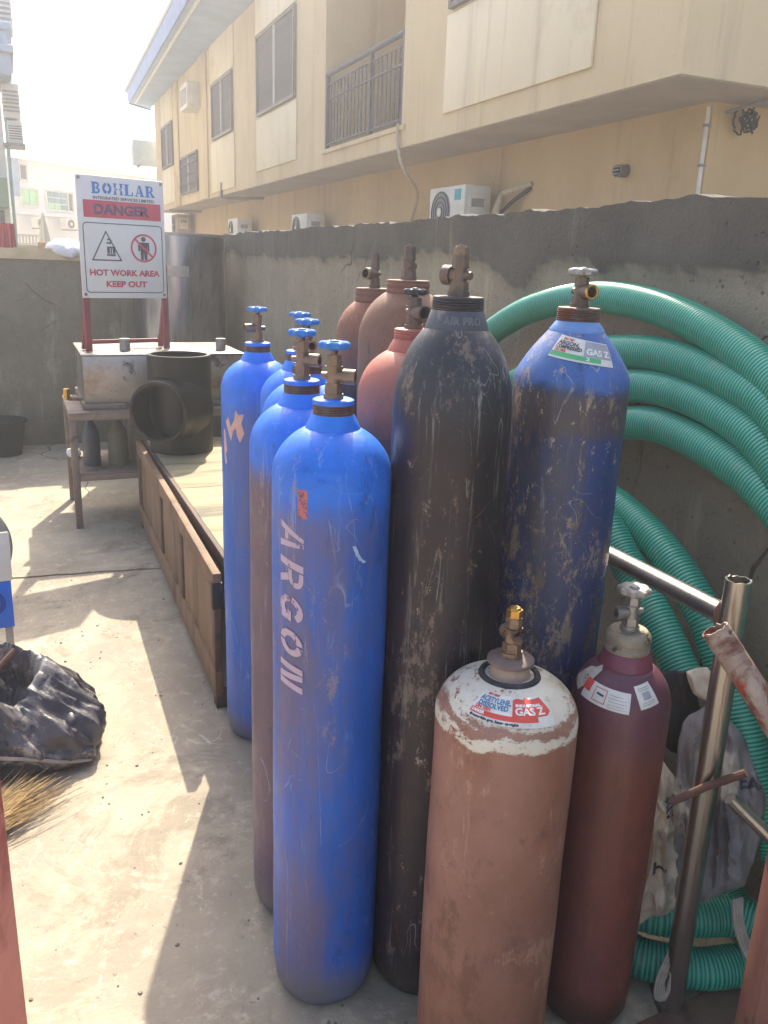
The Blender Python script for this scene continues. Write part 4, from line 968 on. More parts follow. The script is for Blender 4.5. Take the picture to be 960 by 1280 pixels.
def hollow(bm, p0, p1, r, w=.004, seg=28, jag=0.0):
    p0 = Vector(p0); p1 = Vector(p1); x, y, d = frame(p1 - p0); rings = []
    N = 12
    def ring(p, rr, jg=0): return [bm.verts.new(p + x * (rr * math.cos(2 * PI * i / seg)) + y * (rr * math.sin(2 * PI * i / seg)) + d * (jg * fbm((i * .45, 2, 1)))) for i in range(seg)]
    for k in range(N + 1): rings.append(ring(p0.lerp(p1, k / N), r, jag if k == N else 0))
    rings.append(ring(p1, r - w, jag)); rings.append(ring(p1 - d * .12, r - w)); rings.append(ring(p1 - d * .12, r * .02))
    for a_, b_ in zip(rings, rings[1:]):
        for i in range(seg): bm.faces.new((a_[i], a_[(i + 1) % seg], b_[(i + 1) % seg], b_[i]))
    bm.faces.new(rings[0][::-1]); bmesh.ops.recalc_face_normals(bm, faces=bm.faces); return bm
t = thing('scaffold_post', 'bare steel pipe post with side rail welded near its open top', 'pipe post', (1.233, 1.093, .012))
obj('post', hollow(bmesh.new(), (0, 0, 0), (-.012, .0, 1.035), .0245, jag=.005), M_pipe, t)
obj('rail', cyl(bmesh.new(), (-.008, .018, .952), (.087, .585, .905), .0225, seg=24), M_pipe, t)
obj('weld', lathe(bmesh.new(), [(0, -.03), (.016, -.028), (.024, -.012), (.025, .012), (.016, .028), (0, .03)], 14, (-.008, .018, .952), wob=lambda u: .08 * math.sin(31 * u)), M_rustd, t)
obj('hook_rod', tube(bmesh.new(), [(-.085, .010, .552), (-.037, -.026, .600), (.012, -.074, .652)], .0085, 10), M_rustd, t)
obj('stub_pipe', cyl(bmesh.new(), (-.045, -.095, .622), (.055, -.175, .515), .0135, seg=18, hole=.7), M_pipe, t)
t2 = obj('base_plate', poly_prism(bmesh.new(), [(-.30, -.02), (.40, .02), (.42, -.8), (-.25, -.8)], -.012, 0.0), M_plate, t)
t = thing('rusty_pipe', 'rust and red painted open pipe leaning across the right edge', 'pipe')
obj('pipe', hollow(bmesh.new(), (1.585, .412, .03), (1.118, 1.035, .985), .0255, .003, 28, .006), M_rustp, t)
obj('weld_bead', cyl(bmesh.new(), (1.128, 1.012, .978), (1.124, 1.004, .996), .004, .003, 6), M_rustd, t)
def post(name, label, x, y, h, w, rz, lean, M_redox=M_redox):
    t = thing(name, label, 'post', (x, y, 0), rot=(lean[0], lean[1], rz))
    b = bmesh.new(); box(b, (-w / 2, -.006, 0), (w / 2, .0, h), .0015); obj('web', b, M_redox, t)
    b = bmesh.new(); box(b, (w / 2 - .006, .0005, 0), (w / 2, .05, h), .0015); obj('flange', b, M_redox, t)
    b = bmesh.new(); box(b, (-w / 2, .0005, 0), (-w / 2 + .006, .05, h), .0015); obj('flange', b, M_redox, t)
    return t
post('steel_post', 'red oxide steel channel post at the lower right edge', 1.055, .72, .81, .075, R(-20), (R(-2), R(1)))
post('steel_post', 'pinkish red steel channel post at the lower left edge', -.171, 1.475, 1.7, .14, R(8), (0, 0), M_redpost)

# ------------------------------------------------------------------ crumpled sacks
def pillow(name, outline, normal, th, mat, parent=None, n=26, amp=.02, fr=9, seed=0):
    P = [Vector(p) for p in outline]; ctr = sum(P, Vector()) / len(P); N = Vector(normal).normalized()
    L = []; nP = len(P)
    for i in range(nP):
        a_, b_, d_, e_ = P[i - 1], P[i], P[(i + 1) % nP], P[(i + 2) % nP]
        for k in range(10):
            u = k / 10; w0, w1, w2, w3 = (1 - u) ** 3 / 6, (3 * u ** 3 - 6 * u * u + 4) / 6, (-3 * u ** 3 + 3 * u * u + 3 * u + 1) / 6, u ** 3 / 6
            L.append((a_ * w0 + b_ * w1 + d_ * w2 + e_ * w3).lerp(b_.lerp(d_, u), .45))
    m = len(L); bm = bmesh.new(); S = []
    for sgn in (1, -1):
        rings = []
        for i in range(n + 1):
            tt = i / n; row = []
            for p in L:
                q = ctr.lerp(p, tt); hgt = th * (1 - tt ** 2.5) ** .6 if tt < 1 else 0
                ga = (q.x + q.y * .6 + q.z * .8) * fr; gb = (q.x - q.y + q.z * .2) * fr
                w = ridge(1.5 * fbm((ga * .35 + seed, gb * 1.5, seed), 2), 2) - .5 + .4 * ridge(2 * fbm((ga * 1.3, gb * .8 + seed, 3), 2), 1.5) + .10 * fbm((q.x * fr * 3, q.y * fr * 3 + seed, q.z * fr * 3), 2)
                w *= 1 - .6 * tt ** 6
                edge = 1 if 0 < tt else 1
                q = q + N * sgn * hgt + N * (amp * w) + (q - ctr) * (.10 * max(-1, min(1, fbm((p.x * 11 + seed, p.y * 11, p.z * 11), 2))) * tt)
                row.append(bm.verts.new(q))
                if i == 0: break
            rings.append(row)
        for i in range(n):
            for k in range(m):
                j = (k + 1) % m
                if i == 0: bm.faces.new((rings[0][0], rings[1][k], rings[1][j]))
                else: bm.faces.new((rings[i][k], rings[i + 1][k], rings[i + 1][j], rings[i][j]))
    bmesh.ops.remove_doubles(bm, verts=bm.verts, dist=.0008)
    bmesh.ops.recalc_face_normals(bm, faces=bm.faces)
    return obj(name, bm, mat, parent, 75)
def woven(name, a_, b_, spot=None):
    s = Nodes(name)
    col = s.mix(s.step(s.noise(6, 6, .7), .3, .7), a_, b_)
    if spot: col = s.mix(s.step(s.noise(5, 5, .65, off=(3, 1, 4)), .52, .60), col, spot)
    w = s.n('ShaderNodeTexWave'); w.inputs['Scale'].default_value = 90; w.inputs['Distortion'].default_value = 1.5; s.t.links.new(s.co, w.inputs['Vector'])
    s.bump(s.math('ADD', s.math('MULTIPLY', w.outputs['Fac'], .15), s.noise(25, 5, .7)), .5, .006)
    return s.fin(col, .7)
M_sack = woven('woven white sack', c('c4b49e'), c('d8cab4'), c('a09484'))
M_bsack = woven('black sack', c('17171b'), c('26262c'))
M_ssack = woven('grey sack', c('6a676c'), c('837f80'), c('b0a698'))

def ground_pt(*p): return Vector(p)
camv = Vector((-.66, -.70, .28))
t = thing('sack', 'crumpled off white woven sack with black print between maroon cylinder and pipe post', 'sack')
S1 = [(1.235, 1.30, .595), (1.30, 1.26, .50), (1.345, 1.20, .40), (1.33, 1.16, .24), (1.25, 1.17, .18), (1.165, 1.22, .12), (1.165, 1.25, .22), (1.175, 1.29, .40)]
s1 = pillow('bag', S1, camv, .032, M_sack, t, amp=.040, fr=12, seed=1)
t_s2 = thing('sack', 'grey and white sack draped behind the pipe post against the green hose', 'sack')
S2 = [(1.34, 1.30, .62), (1.395, 1.26, .66), (1.435, 1.22, .61), (1.462, 1.14, .50), (1.465, 1.12, .37), (1.42, 1.11, .27), (1.34, 1.13, .24), (1.27, 1.17, .22), (1.28, 1.22, .40)]
s2 = pillow('bag', S2, camv, .030, M_ssack, t_s2, amp=.038, fr=12, seed=5)
t3 = thing('sack', 'black plastic sack bunched above the white one in the dark gap', 'sack')
pillow('bag', [(1.31, 1.38, .70), (1.38, 1.34, .72), (1.43, 1.32, .60), (1.42, 1.30, .50), (1.35, 1.32, .50), (1.29, 1.36, .58)], camv, .02, M_bsack, t3, amp=.012, fr=10, seed=8)
pillow('cuff', [(1.33, 1.30, .735), (1.38, 1.28, .75), (1.41, 1.27, .70), (1.38, 1.26, .665), (1.345, 1.28, .68)], camv, .012, M_sack, t3, n=6, amp=.012, fr=16, seed=3)
def flat_text(txt, size, loc, xdir, ydir, mat, parent, name='lettering', wid=None, off=.0006):
    bm = text2d(txt, size, 0, off)
    if wid:
        xs = [v.co.x for v in bm.verts]; w = max(xs) - min(xs)
        for v in bm.verts: v.co.x *= wid / w
    X = Vector(xdir).normalized(); Y = Vector(ydir); Y = (Y - X * Y.dot(X)).normalized(); L = Vector(loc)
    for v in bm.verts: v.co = L + X * v.co.x + Y * v.co.y
    return obj(name, bm, mat, parent, 0)
from mathutils.bvhtree import BVHTree
def print_on(bag, txt, size, loc, tilt, parent):
    """lettering laid on the folds of a sack"""
    me = bag.data; bvh = BVHTree.FromPolygons([v.co for v in me.vertices], [p.vertices[:] for p in me.polygons])
    N = camv.normalized(); X = Vector((.74, -.67, 0)); Y = N.cross(X).normalized()
    if Y.z < 0: Y = -Y
    X = (X - N * X.dot(N)).normalized()
    ct, st_ = math.cos(tilt), math.sin(tilt); A_, B_ = X * ct + Y * st_, Y * ct - X * st_
    bm = text2d(txt, size, 0, .001); cut(bm, .005, 0); cut(bm, .005, 1); dead = []
    for v in bm.verts:
        q = Vector(loc) + A_ * v.co.x + B_ * v.co.y + N * .3
        h = bvh.ray_cast(q, -N, .6)[0]
        if h is None: dead.append(v)
        else: v.co = h + N * .0025
    bmesh.ops.delete(bm, geom=dead, context='VERTS')
    return obj('lettering', bm, M_ink, parent, 0)
print_on(s2, 'EAS', .036, (1.385, 1.10, .530), .15, t_s2)
print_on(s1, 'ant', .038, (1.235, 1.185, .455), 1.75, t); print_on(s1, 'T', .038, (1.20, 1.15, .325), 1.6, t)
def straps():
    t = thing('strap', 'pale frayed webbing loops hanging beside the foot of the pipe post', 'strap', group=None)
    for k in range(5):
        o = .006 * k
        p = [(1.245, 1.12, .235), (1.215 + o * .3, 1.105 - o, .17), (1.185 + o, 1.10, .09 - .004 * k), (1.180 + o, 1.09, .055 + .002 * k), (1.20 + o * .5, 1.085, .05 + .006 * k), (1.212, 1.09, .085 + .01 * k), (1.215 + o * .6, 1.10, .14)]
        obj('cord', tube(bmesh.new(), catmull(p, .01), .0035, 6), M_strap, t)
    for k in range(4):
        o = .007 * k
        p = [(1.36 + o, 1.085, .27), (1.345 + o, 1.06, .235), (1.352 + o, 1.04, .19), (1.375 + o, 1.005, .13), (1.41 + o, .97, .06)]
        obj('cord', tube(bmesh.new(), catmull(p, .01), .0048, 6), M_strap, t)
M_strap = surf('frayed webbing', c('8f8378'), c('a5998c'), 30, .85, bump=.5, bscale=120)
straps()

# ------------------------------------------------------------------ wooden platform
def wood(name, a_, b_, d_, ax=(1, .1, 1), sc=9, rough=.75):
    s = Nodes(name)
    col = s.mix(s.step(s.noise(sc, 7, .7, ax), .3, .7), a_, b_)
    col = s.mix(s.step(s.noise(sc * .35, 7, .72, ax, .6, (4, 2, 1)), .52, .68), col, d_)
    col = s.mix(s.math('MULTIPLY', s.step(s.noise(sc * 5, 5, .7, ax), .56, .7), .4), col, tuple(x * .5 for x in d_[:3]) + (1,))
    s.bump(s.noise(sc * 5, 5, .7, ax), .4, .004)
    return s.fin(col, rough)
M_board = wood('weathered plywood', c('7f7659'), c('a39672'), c('5c5746'), (.15, 1, 1), 11)
M_side = wood('brown boards', c('6c523d'), c('86684d'), c('4d392c'), (1, 1, .15), 9)
M_rail = wood('dark brown rails', c('4f3b32'), c('624a3e'), c('3c2d28'), (1, .12, 1), 9)
t = thing('wooden_platform', 'long low wooden platform with panelled side and weathered plywood top', 'platform', (.585, 2.74, 0))
Lp = 2.33
for k in range(2):
    y0 = k * Lp / 2; b = bmesh.new(); box(b, (.055, y0 + .003, .520), (.80, y0 + Lp / 2 - .003, .538), .003); obj('top_board', b, M_board, t)
obj('top_edge', box(bmesh.new(), (.036, .0, .49), (.0545, Lp, .5375), .002), M_rail, t)
fm = Matrix.Rotation(R(-.85), 4, 'Z')
def sidebox(name, lo, hi, mat, bev=.003):
    return obj(name, box(bmesh.new(), lo, hi, bev, Matrix.Translation((0, Lp, 0)) @ Matrix.Rotation(R(-.75), 4, 'Z') @ Matrix.Translation((0, -Lp, 0))), mat, t)
sidebox('top_rail', (-.004, 0, .462), (.026, Lp, .535), M_side); sidebox('bottom_rail', (-.004, 0, .05), (.026, Lp, .155), M_side)
for y0, w in ((.0, .05), (.72, .06), (1.34, .06), (Lp - .1, .1)): sidebox('stile', (-.002, y0, .155), (.024, y0 + w, .462), M_rail)
for y0, y1 in ((.05, .38), (.38, .72), (.78, 1.06), (1.06, 1.34), (1.40, 1.82), (1.82, Lp - .1)): sidebox('panel', (.008, y0 + .002, .152), (.018, y1 - .002, .465), M_side, .002)
sidebox('corner_bracket', (-.008, -.004, .40), (.03, .03, .50), M_blackr)
sidebox('leg', (.0, .005, 0), (.05, .055, .06), M_rail); obj('leg', box(bmesh.new(), (.0, Lp - .06, 0), (.05, Lp - .01, .52)), M_rail, t)
obj('leg', box(bmesh.new(), (.72, .02, 0), (.78, .08, .52)), M_rail, t); obj('leg', box(bmesh.new(), (.72, Lp - .08, 0), (.78, Lp - .02, .52)), M_rail, t)
obj('end_board', box(bmesh.new(), (.06, .012, .06), (.79, .03, .515), .003), M_side, t)

# black pipe tee
M_hdpe = surf('black polyethylene', c('090a0d'), c('0e0f13'), 5, .45, bump=.1, bscale=30, dirt=c('17181b'), dscale=4, dthr=(.55, .8), spec=.35)
t = thing('pipe_tee', 'thick black plastic pipe tee standing on the wooden platform', 'pipe tee', (.80, 4.76, .54), 0)
def tee():
    bm = bmesh.new(); Ro, Ri, Hh = .175, .150, .535; seg = 56
    lathe(bm, [(Ri, 0.0), (Ro, 0.0), (Ro, Hh), (Ro - .003, Hh + .004), (Ri + .003, Hh + .004), (Ri, Hh), (Ri, 0)], seg)
    return bm
vr = obj('run', tee(), M_hdpe, t, 35)
dv = Vector((-.56, -.83, -.0)).normalized()
b = bmesh.new(); x, y, d = frame(dv); rr = []
ctr = Vector((0, 0, .255))
for rad, L_ in ((.205, .10), (.186, .145), (.175, .165), (.169, .21), (.166, .285), (.163, .288), (.149, .288), (.146, .285), (.140, .12), (.13, .05)):
    ring = []
    for i in range(56):
        a_ = 2 * PI * i / 56; p = ctr + x * rad * math.cos(a_) + y * rad * math.sin(a_) + d * L_
        if L_ < .14 and rad > .2:      # flare onto the run
            lx = rad * math.cos(a_); p = ctr + x * lx + y * rad * .93 * math.sin(a_) + d * (math.sqrt(max(.0, .174 ** 2 - min(abs(lx), .172) ** 2)) + .0)
        ring.append(b.verts.new(p))
    rr.append(ring)
for a_, b_ in zip(rr, rr[1:]):
    for i in range(56): b.faces.new((a_[i], a_[(i + 1) % 56], b_[(i + 1) % 56], b_[i]))
b.faces.new(rr[-1]); bmesh.ops.recalc_face_normals(b, faces=b.faces)
obj('branch', b, M_hdpe, t, 40)

# ------------------------------------------------------------------ steel table with tank, sign, bottles, drum
M_frame = surf('brown angle iron', c('7a6a5e'), c('8d7c6e'), 8, .6, .3, bump=.3, dirt=c('5f4c40'), dscale=6)
M_sheet = surf('scuffed steel sheet', c('94908b'), c('aaa59e'), 3, .34, .8, bump=.12, bscale=12, bdist=.006, dirt=c('7d5a42'), dscale=2.2, dthr=(.48, .70), chips=c('4c4845'), chthr=(.56, .66), chscale=6)
t = thing('steel_table', 'brown steel work table with a lower shelf behind the platform', 'table', (.235, 5.12, 0))
TW, TD = 1.07, .66
for x, y in ((0, 0), (TW, 0), (-.0, TD), (TW, TD)): obj('leg', box(bmesh.new(), (x - .02, y - .02, 0), (x + .02, y + .02, .66), .004), M_frame, t)
for lo, hi in (((-.02, -.02, .66), (TW + .02, .02, .70)), ((-.02, TD - .02, .66), (TW + .02, TD + .02, .70)), ((-.02, .0205, .66), (.02, TD - .0205, .70)), ((TW - .02, .0205, .66), (TW + .02, TD - .0205, .70))): obj('top_rail', box(bmesh.new(), lo, hi, .003), M_frame, t)
obj('table_top', box(bmesh.new(), (-.021, -.021, .7005), (TW + .021, TD + .021, .706), .001), M_frame, t)
obj('shelf_rail', box(bmesh.new(), (.021, -.018, .295), (TW - .021, .012, .33), .003), M_frame, t)
obj('shelf', box(bmesh.new(), (-.015, .0, .3305), (TW + .015, TD - .03, .338), .001), M_frame, t)
o = pillow('rag', [(.205, 5.50, .362), (.205, 5.70, .362), (.30, 5.70, .362), (.30, 5.52, .362)], (0, 0, 1), .022, M_white, None, 6, .006, 20, 2)
tag(o, 'small white rag on the lower shelf of the steel table', 'rag')
t = thing('steel_tank', 'shiny rectangular steel tank lying on the brown work table', 'tank', (.31, 5.20, .707))
obj('shell', box(bmesh.new(), (.006, .006, .034), (.964, .70, .315), .006), M_sheet, t)
obj('base_flange', box(bmesh.new(), (-.008, -.01, 0), (.978, .715, .034), .004), M_frame, t)
obj('lid', box(bmesh.new(), (-.002, -.003, .3155), (.972, .707, .326), .003), M_sheet, t)
for x in (.27, .86): obj('lug', cyl(bmesh.new(), (x, .18, .328), (x, .18, .40), .032, seg=16), M_steel, t)
tp = obj('drain_tap', tube(bmesh.new(), [(.0, .05, .06), (-.05, .06, .06), (-.09, .05, .065)], .014, 10), M_brass, t)
obj('tap_handle', cyl(bmesh.new(), (-.09, .05, .06), (-.09, .05, .12), .022, .018, 10), M_brass2, tp)
def bottle(x, y, label, mat, cap, h, r):
    t = thing('bottle', label, 'bottle', (x, y, .3385), group='bottles on the table shelf')
    obj('body', lathe(bmesh.new(), [(0, 0), (r * .95, 0), (r, .008), (r, h * .55), (r * .92, h * .7), (r * .55, h * .86), (r * .36, h * .92), (r * .36, h * .96), (0, h * .96)], 24), mat, t)
    obj('cap', cyl(bmesh.new(), (0, 0, h * .955), (0, 0, h * 1.02), r * .42, seg=16), cap, t)
bottle(.345, 5.34, 'dark grey bottle on the shelf beside the table leg', surf('dark grey plastic', c('3c4048'), c('50545c'), 4, .35), M_blackr, .30, .052)
bottle(.50, 5.32, 'olive and beige bottle on the shelf right of the dark one', surf('olive plastic', c('5c5a46'), c('6a6650'), 4, .5), surf('beige cap', c('a89a78'), c('b8aa88'), 4, .6), .30, .062)
bottle(.63, 5.42, 'pale translucent bottle on the shelf near the platform', surf('pale plastic', c('7d7664'), c('8d8674'), 4, .4), M_white, .26, .07)

t = thing('steel_drum', 'tall shiny steel drum in the corner behind the sign', 'drum', (1.215, 7.1, 0))
M_drum = surf('stained steel drum', c('8a8c94'), c('a3a3a6'), 1.6, .26, .9, bump=.12, bscale=8, bdist=.01, stretch=(1, 1, .3), dirt=c('4c4c55'), dscale=1.4, dthr=(.5, .62), chips=c('5a5048'), chthr=(.66, .72))
obj('shell', lathe(bmesh.new(), [(0, 0), (.36, 0), (.365, .01), (.365, .86), (.374, .865), (.374, .89), (.365, .895), (.365, 1.76), (.358, 1.765), (.355, 1.70), (0, 1.70)], 56), M_drum, t)
obj('rim', lathe(bmesh.new(), [(.358, 1.75), (.372, 1.75), (.374, 1.76), (.372, 1.772), (.358, 1.772), (.358, 1.75)], 56), M_steel, t)
dd = Vector((-.32, -.95, 0)).normalized(); b = bmesh.new()
for i in range(10):
    pass
bx = []
for i in range(9):
    a_ = R(-122) + R(34) * i / 8
    bx.append((.372 * math.cos(a_), .372 * math.sin(a_)))
hb = bmesh.new(); lo = [[hb.verts.new((x * k, y * k, z)) for x, y in bx] for k, z in ((.985, 1.45), (1.03, 1.45), (1.03, 1.53), (.985, 1.53))]
for a_, b_ in zip(lo, lo[1:] + lo[:1]):
    for i in range(8): hb.faces.new((a_[i], a_[i + 1], b_[i + 1], b_[i]))
hb.faces.new([l[0] for l in lo]); hb.faces.new([l[-1] for l in lo][::-1]); bmesh.ops.recalc_face_normals(hb, faces=hb.faces)
obj('strap_bracket', hb, M_steel, t)

# warning sign on its red frame
SY = math.atan2(.14, .505)
t = thing('warning_sign', 'white hot work warning sign on a red steel stand on the tank', 'sign', (.348, 5.285, 1.036), SY)
M_signw = surf('white sign board', c('d3d2d0'), c('dddcda'), 4, .5, bump=.05, dirt=c('bdb9b2'), dscale=6, dthr=(.62, .8))
M_signred = surf('sign red', c('c04c60'), c('c9586a'), 8, .55, bump=0)
M_signblue = surf('sign blue', c('3f78c0'), c('4c84c8'), 8, .55, bump=0)
M_signink = surf('sign grey black', c('4a4c56'), c('565862'), 8, .55, bump=0)
M_signpur = surf('sign letter slate', c('5c4a66'), c('685670'), 8, .55, bump=0)
M_std = surf('red stand paint', c('7d3a40'), c('8c464a'), 6, .6, bump=.3)
SW, SH, SZ = .522, .675, .312
bd = bmesh.new(); box(bd, (0, -.004, SZ), (SW, .004, SZ + SH), .003); board = obj('board', bd, M_signw, t)
def sg(name, bm, mat, y=-.0056):
    for v in bm.verts: v.co = Vector((v.co.x * SW, y, SZ + v.co.y * SH))
    bmesh.ops.recalc_face_normals(bm, faces=bm.faces); return obj(name, bm, mat, board, 0)
AS = SW / SH
def sgt(txt, cx, cy, w, h, mat, y=-.0062, off=.0, name='lettering'):
    bm = text2d(txt, 1.0, 0, off)
    xs = [v.co.x for v in bm.verts]; ys = [v.co.y for v in bm.verts]
    for v in bm.verts:
        v.co.x = cx + (v.co.x - (min(xs) + max(xs)) / 2) * w / (max(xs) - min(xs)); v.co.y = cy + (v.co.y - (min(ys) + max(ys)) / 2) * h / (max(ys) - min(ys))
    return sg(name, bm, mat, y)
# slab serif company name, letter by letter, in fat stencil strokes
def serif_letters():
    G = {}
    G['B'] = [[(0, 0), (.62, 0), (.62, .08), (.0, .08)], [(0, .92), (.6, .92), (.6, 1), (0, 1)], [(.1, .08), (.36, .08), (.36, .92), (.1, .92)]] + ring2d(.50, .735, .10, .265, -90, 90, 12, 1.1, 1) + ring2d(.52, .27, .11, .27, -90, 90, 12, 1.25, 1) + [[(.36, .47), (.52, .47), (.52, .535), (.36, .535)], [(.36, .84), (.5, .84), (.5, .921), (.36, .921)], [(.36, .079), (.52, .079), (.52, .16), (.36, .16)]]
    G['O'] = ring2d(.46, .5, .24, .50, -80, 80, 16, .92, 1) + ring2d(.46, .5, .24, .50, 100, 260, 16, .92, 1)
    G['H'] = [[(.0, 0), (.36, 0), (.36, .08), (.0, .08)], [(.0, .92), (.36, .92), (.36, 1), (.0, 1)], [(.08, .08), (.27, .08), (.27, .38), (.08, .38)], [(.08, .62), (.27, .62), (.27, .92), (.08, .92)], [(.14, .44), (.4, .44), (.4, .56), (.14, .56)],
              [(.62, 0), (.98, 0), (.98, .08), (.62, .08)], [(.62, .92), (.98, .92), (.98, 1), (.62, 1)], [(.7, .08), (.9, .08), (.9, .38), (.7, .38)], [(.7, .62), (.9, .62), (.9, .92), (.7, .92)], [(.58, .44), (.84, .44), (.84, .56), (.58, .56)]]
    G['L'] = [[(0, 0), (.9, 0), (.9, .09), (0, .09)], [(0, .92), (.52, .92), (.52, 1), (0, 1)], [(.12, .09), (.40, .09), (.40, .92), (.12, .92)], [(.74, .09), (.9, .09), (.9, .36), (.84, .36)]]
    G['A'] = [[(0, 0), (.32, 0), (.32, .08), (0, .08)], [(.5, 0), (1, 0), (1, .08), (.5, .08)], [(.12, .08), (.22, .08), (.50, 1), (.42, 1)], [(.60, .08), (.90, .08), (.60, 1), (.42, 1)], [(.28, .26), (.62, .26), (.60, .34), (.31, .34)]]
    G['R'] = [[(0, 0), (.5, 0), (.5, .08), (0, .08)], [(0, .92), (.55, .92), (.55, 1), (0, 1)], [(.1, .08), (.37, .08), (.37, .92), (.1, .92)], [(.42, .46), (.64, .46), (.94, .08), (.68, .08)], [(.68, 0), (1, 0), (1, .08), (.68, .08)], [(.37, .44), (.52, .44), (.52, .52), (.37, .52)]] + ring2d(.52, .72, .11, .28, -90, 90, 10)
    return G
G = serif_letters()
px = .165; wl = .119
for ch in 'BOHLAR':
    bm = polys2d([[(px + x * wl * .95, .858 + y * .092) for x, y in p] for p in G[ch]])
    sg('letter', bm, M_signblue, -.0062); px += wl + .004
sgt('INTEGRATED SERVICES LIMITED', .53, .826, .70, .024, M_signink, off=.02)
sg('band', rects2d([(.065, .665, .955, .805)]), M_signred, -.0054)
sgt('DANGER', .50, .735, .64, .088, M_signpur, off=.045)
# black outlined rounded panel
def rrect(x0, y0, x1, y1, r, w):
    out = []; pts = []
    for cx, cy, a0 in ((x1 - r, y1 - r, 0), (x0 + r, y1 - r, 90), (x0 + r, y0 + r, 180), (x1 - r, y0 + r, 270)):
        for k in range(7):
            a_ = R(a0 + 15 * k); pts.append((cx, cy, math.cos(a_), math.sin(a_)))
    n = len(pts)
    for i in range(n):
        p, q = pts[i], pts[(i + 1) % n]
        out.append([(p[0] + p[2] * r, p[1] + p[3] * r * AS), (q[0] + q[2] * r, q[1] + q[3] * r * AS), (q[0] + q[2] * (r - w), q[1] + q[3] * (r - w) * AS), (p[0] + p[2] * (r - w), p[1] + p[3] * (r - w) * AS)])
    return out
sg('outline', polys2d(rrect(.045, .035, .965, .635, .045, .009)), M_signink)
def tri(cx, cy, s, w):
    P = [(cx - s, cy - s * AS * .86), (cx + s, cy - s * AS * .86), (cx, cy + s * AS * 1.0)]
    I = [(cx + (p[0] - cx) * (1 - w), cy - s * AS * .24 + (p[1] - cy + s * AS * .24) * (1 - w)) for p in P]
    return [[P[i], P[(i + 1) % 3], I[(i + 1) % 3], I[i]] for i in range(3)]
sg('pictogram', polys2d(tri(.30, .43, .175, .13)), M_signink)
sg('pictogram', polys2d([[(.30, .355), (.40, .355), (.40, .37), (.30, .37)], [(.305, .375), (.335, .375), (.335, .42), (.305, .42)], [(.345, .375), (.36, .375), (.36, .42), (.345, .42)], [(.37, .375), (.40, .375), (.40, .43), (.37, .43)], [(.305, .42), (.40, .42), (.40, .432), (.305, .432)], [(.30, .455), (.355, .455), (.355, .468), (.30, .468)], [(.34, .468), (.36, .468), (.36, .49), (.34, .49)], [(.31, .485), (.345, .485), (.345, .497), (.31, .497)]]), M_signink)
cxx, cyy = .735, .43
sg('pictogram', polys2d(ring2d(cxx, cyy, 0, .028, 0, 360, 12, 1, AS) and [[(x, y + .075) for x, y in p] for p in [[(cxx + .028 * math.cos(2 * PI * i / 12), cyy + .028 * AS * math.sin(2 * PI * i / 12)) for i in range(12)]]]), M_signink)
sg('pictogram', polys2d([[(cxx - .065, cyy + .048), (cxx + .065, cyy + .048), (cxx + .068, cyy - .025), (cxx + .046, cyy - .025), (cxx + .042, cyy + .02), (cxx + .038, cyy - .1), (cxx + .006, cyy - .1), (cxx, cyy - .03), (cxx - .006, cyy - .1), (cxx - .038, cyy - .1), (cxx - .042, cyy + .02), (cxx - .046, cyy - .025), (cxx - .068, cyy - .025)]]), M_signink)
sg('pictogram', polys2d(ring2d(cxx, cyy, .135, .155, 0, 360, 40, 1, AS) + [[(cxx - .10, cyy + .085), (cxx - .112, cyy + .070), (cxx + .10, cyy - .085), (cxx + .112, cyy - .070)]]), M_signred, -.0068)
sgt('HOT WORK AREA', .505, .215, .82, .054, M_signred, off=.04)
sgt('KEEP OUT', .515, .120, .48, .054, M_signred, off=.04)
for x, z in ((.03, .975), (.97, .975), (.035, .03), (.965, .03)):
    obj('screw', cyl(bmesh.new(), (x * SW, -.004, SZ + z * SH), (x * SW, -.008, SZ + z * SH), .009, seg=12), M_steel, t)
for x in (.025, SW - .005):
    obj('leg', box(bmesh.new(), (x - .018, .008, 0), (x + .018, .032, SZ + .2), .003), M_std, t)
    o = obj('brace', box(bmesh.new(), (x - .015 + .02, .0, .0), (x + .015 + .02, .022, .42), .003, Matrix.Translation((0, .15, 0)) @ Matrix.Rotation(R(16), 4, 'X')), M_std, t)
obj('crossbar', box(bmesh.new(), (.06, .150, .03), (SW - .0, .172, .055), .003), M_std, t)

# sack on the back wall, basin
o = pillow('sack', [(.22, 7.66, 1.625), (.30, 7.56, 1.60), (.44, 7.52, 1.56), (.54, 7.58, 1.60), (.56, 7.74, 1.66), (.42, 7.80, 1.69), (.28, 7.78, 1.66)], (-.1, -.25, 1), .055, surf('white sheet sack', c('c6c4c6'), c('d8d6d8'), 6, .7, bump=.4, bscale=30), None, 10, .016, 9, 4)
tag(o, 'crumpled white sack draped over the back wall beside the sign', 'sack')
t = thing('basin', 'black round plastic basin on the floor by the back wall', 'basin', (-.21, 7.3, .004))
obj('bowl', lathe(bmesh.new(), [(0, .004), (.13, 0), (.14, .006), (.185, .265), (.20, .268), (.20, .282), (.19, .286), (.178, .28), (.135, .02), (0, .014)], 40), M_hdpe, t)

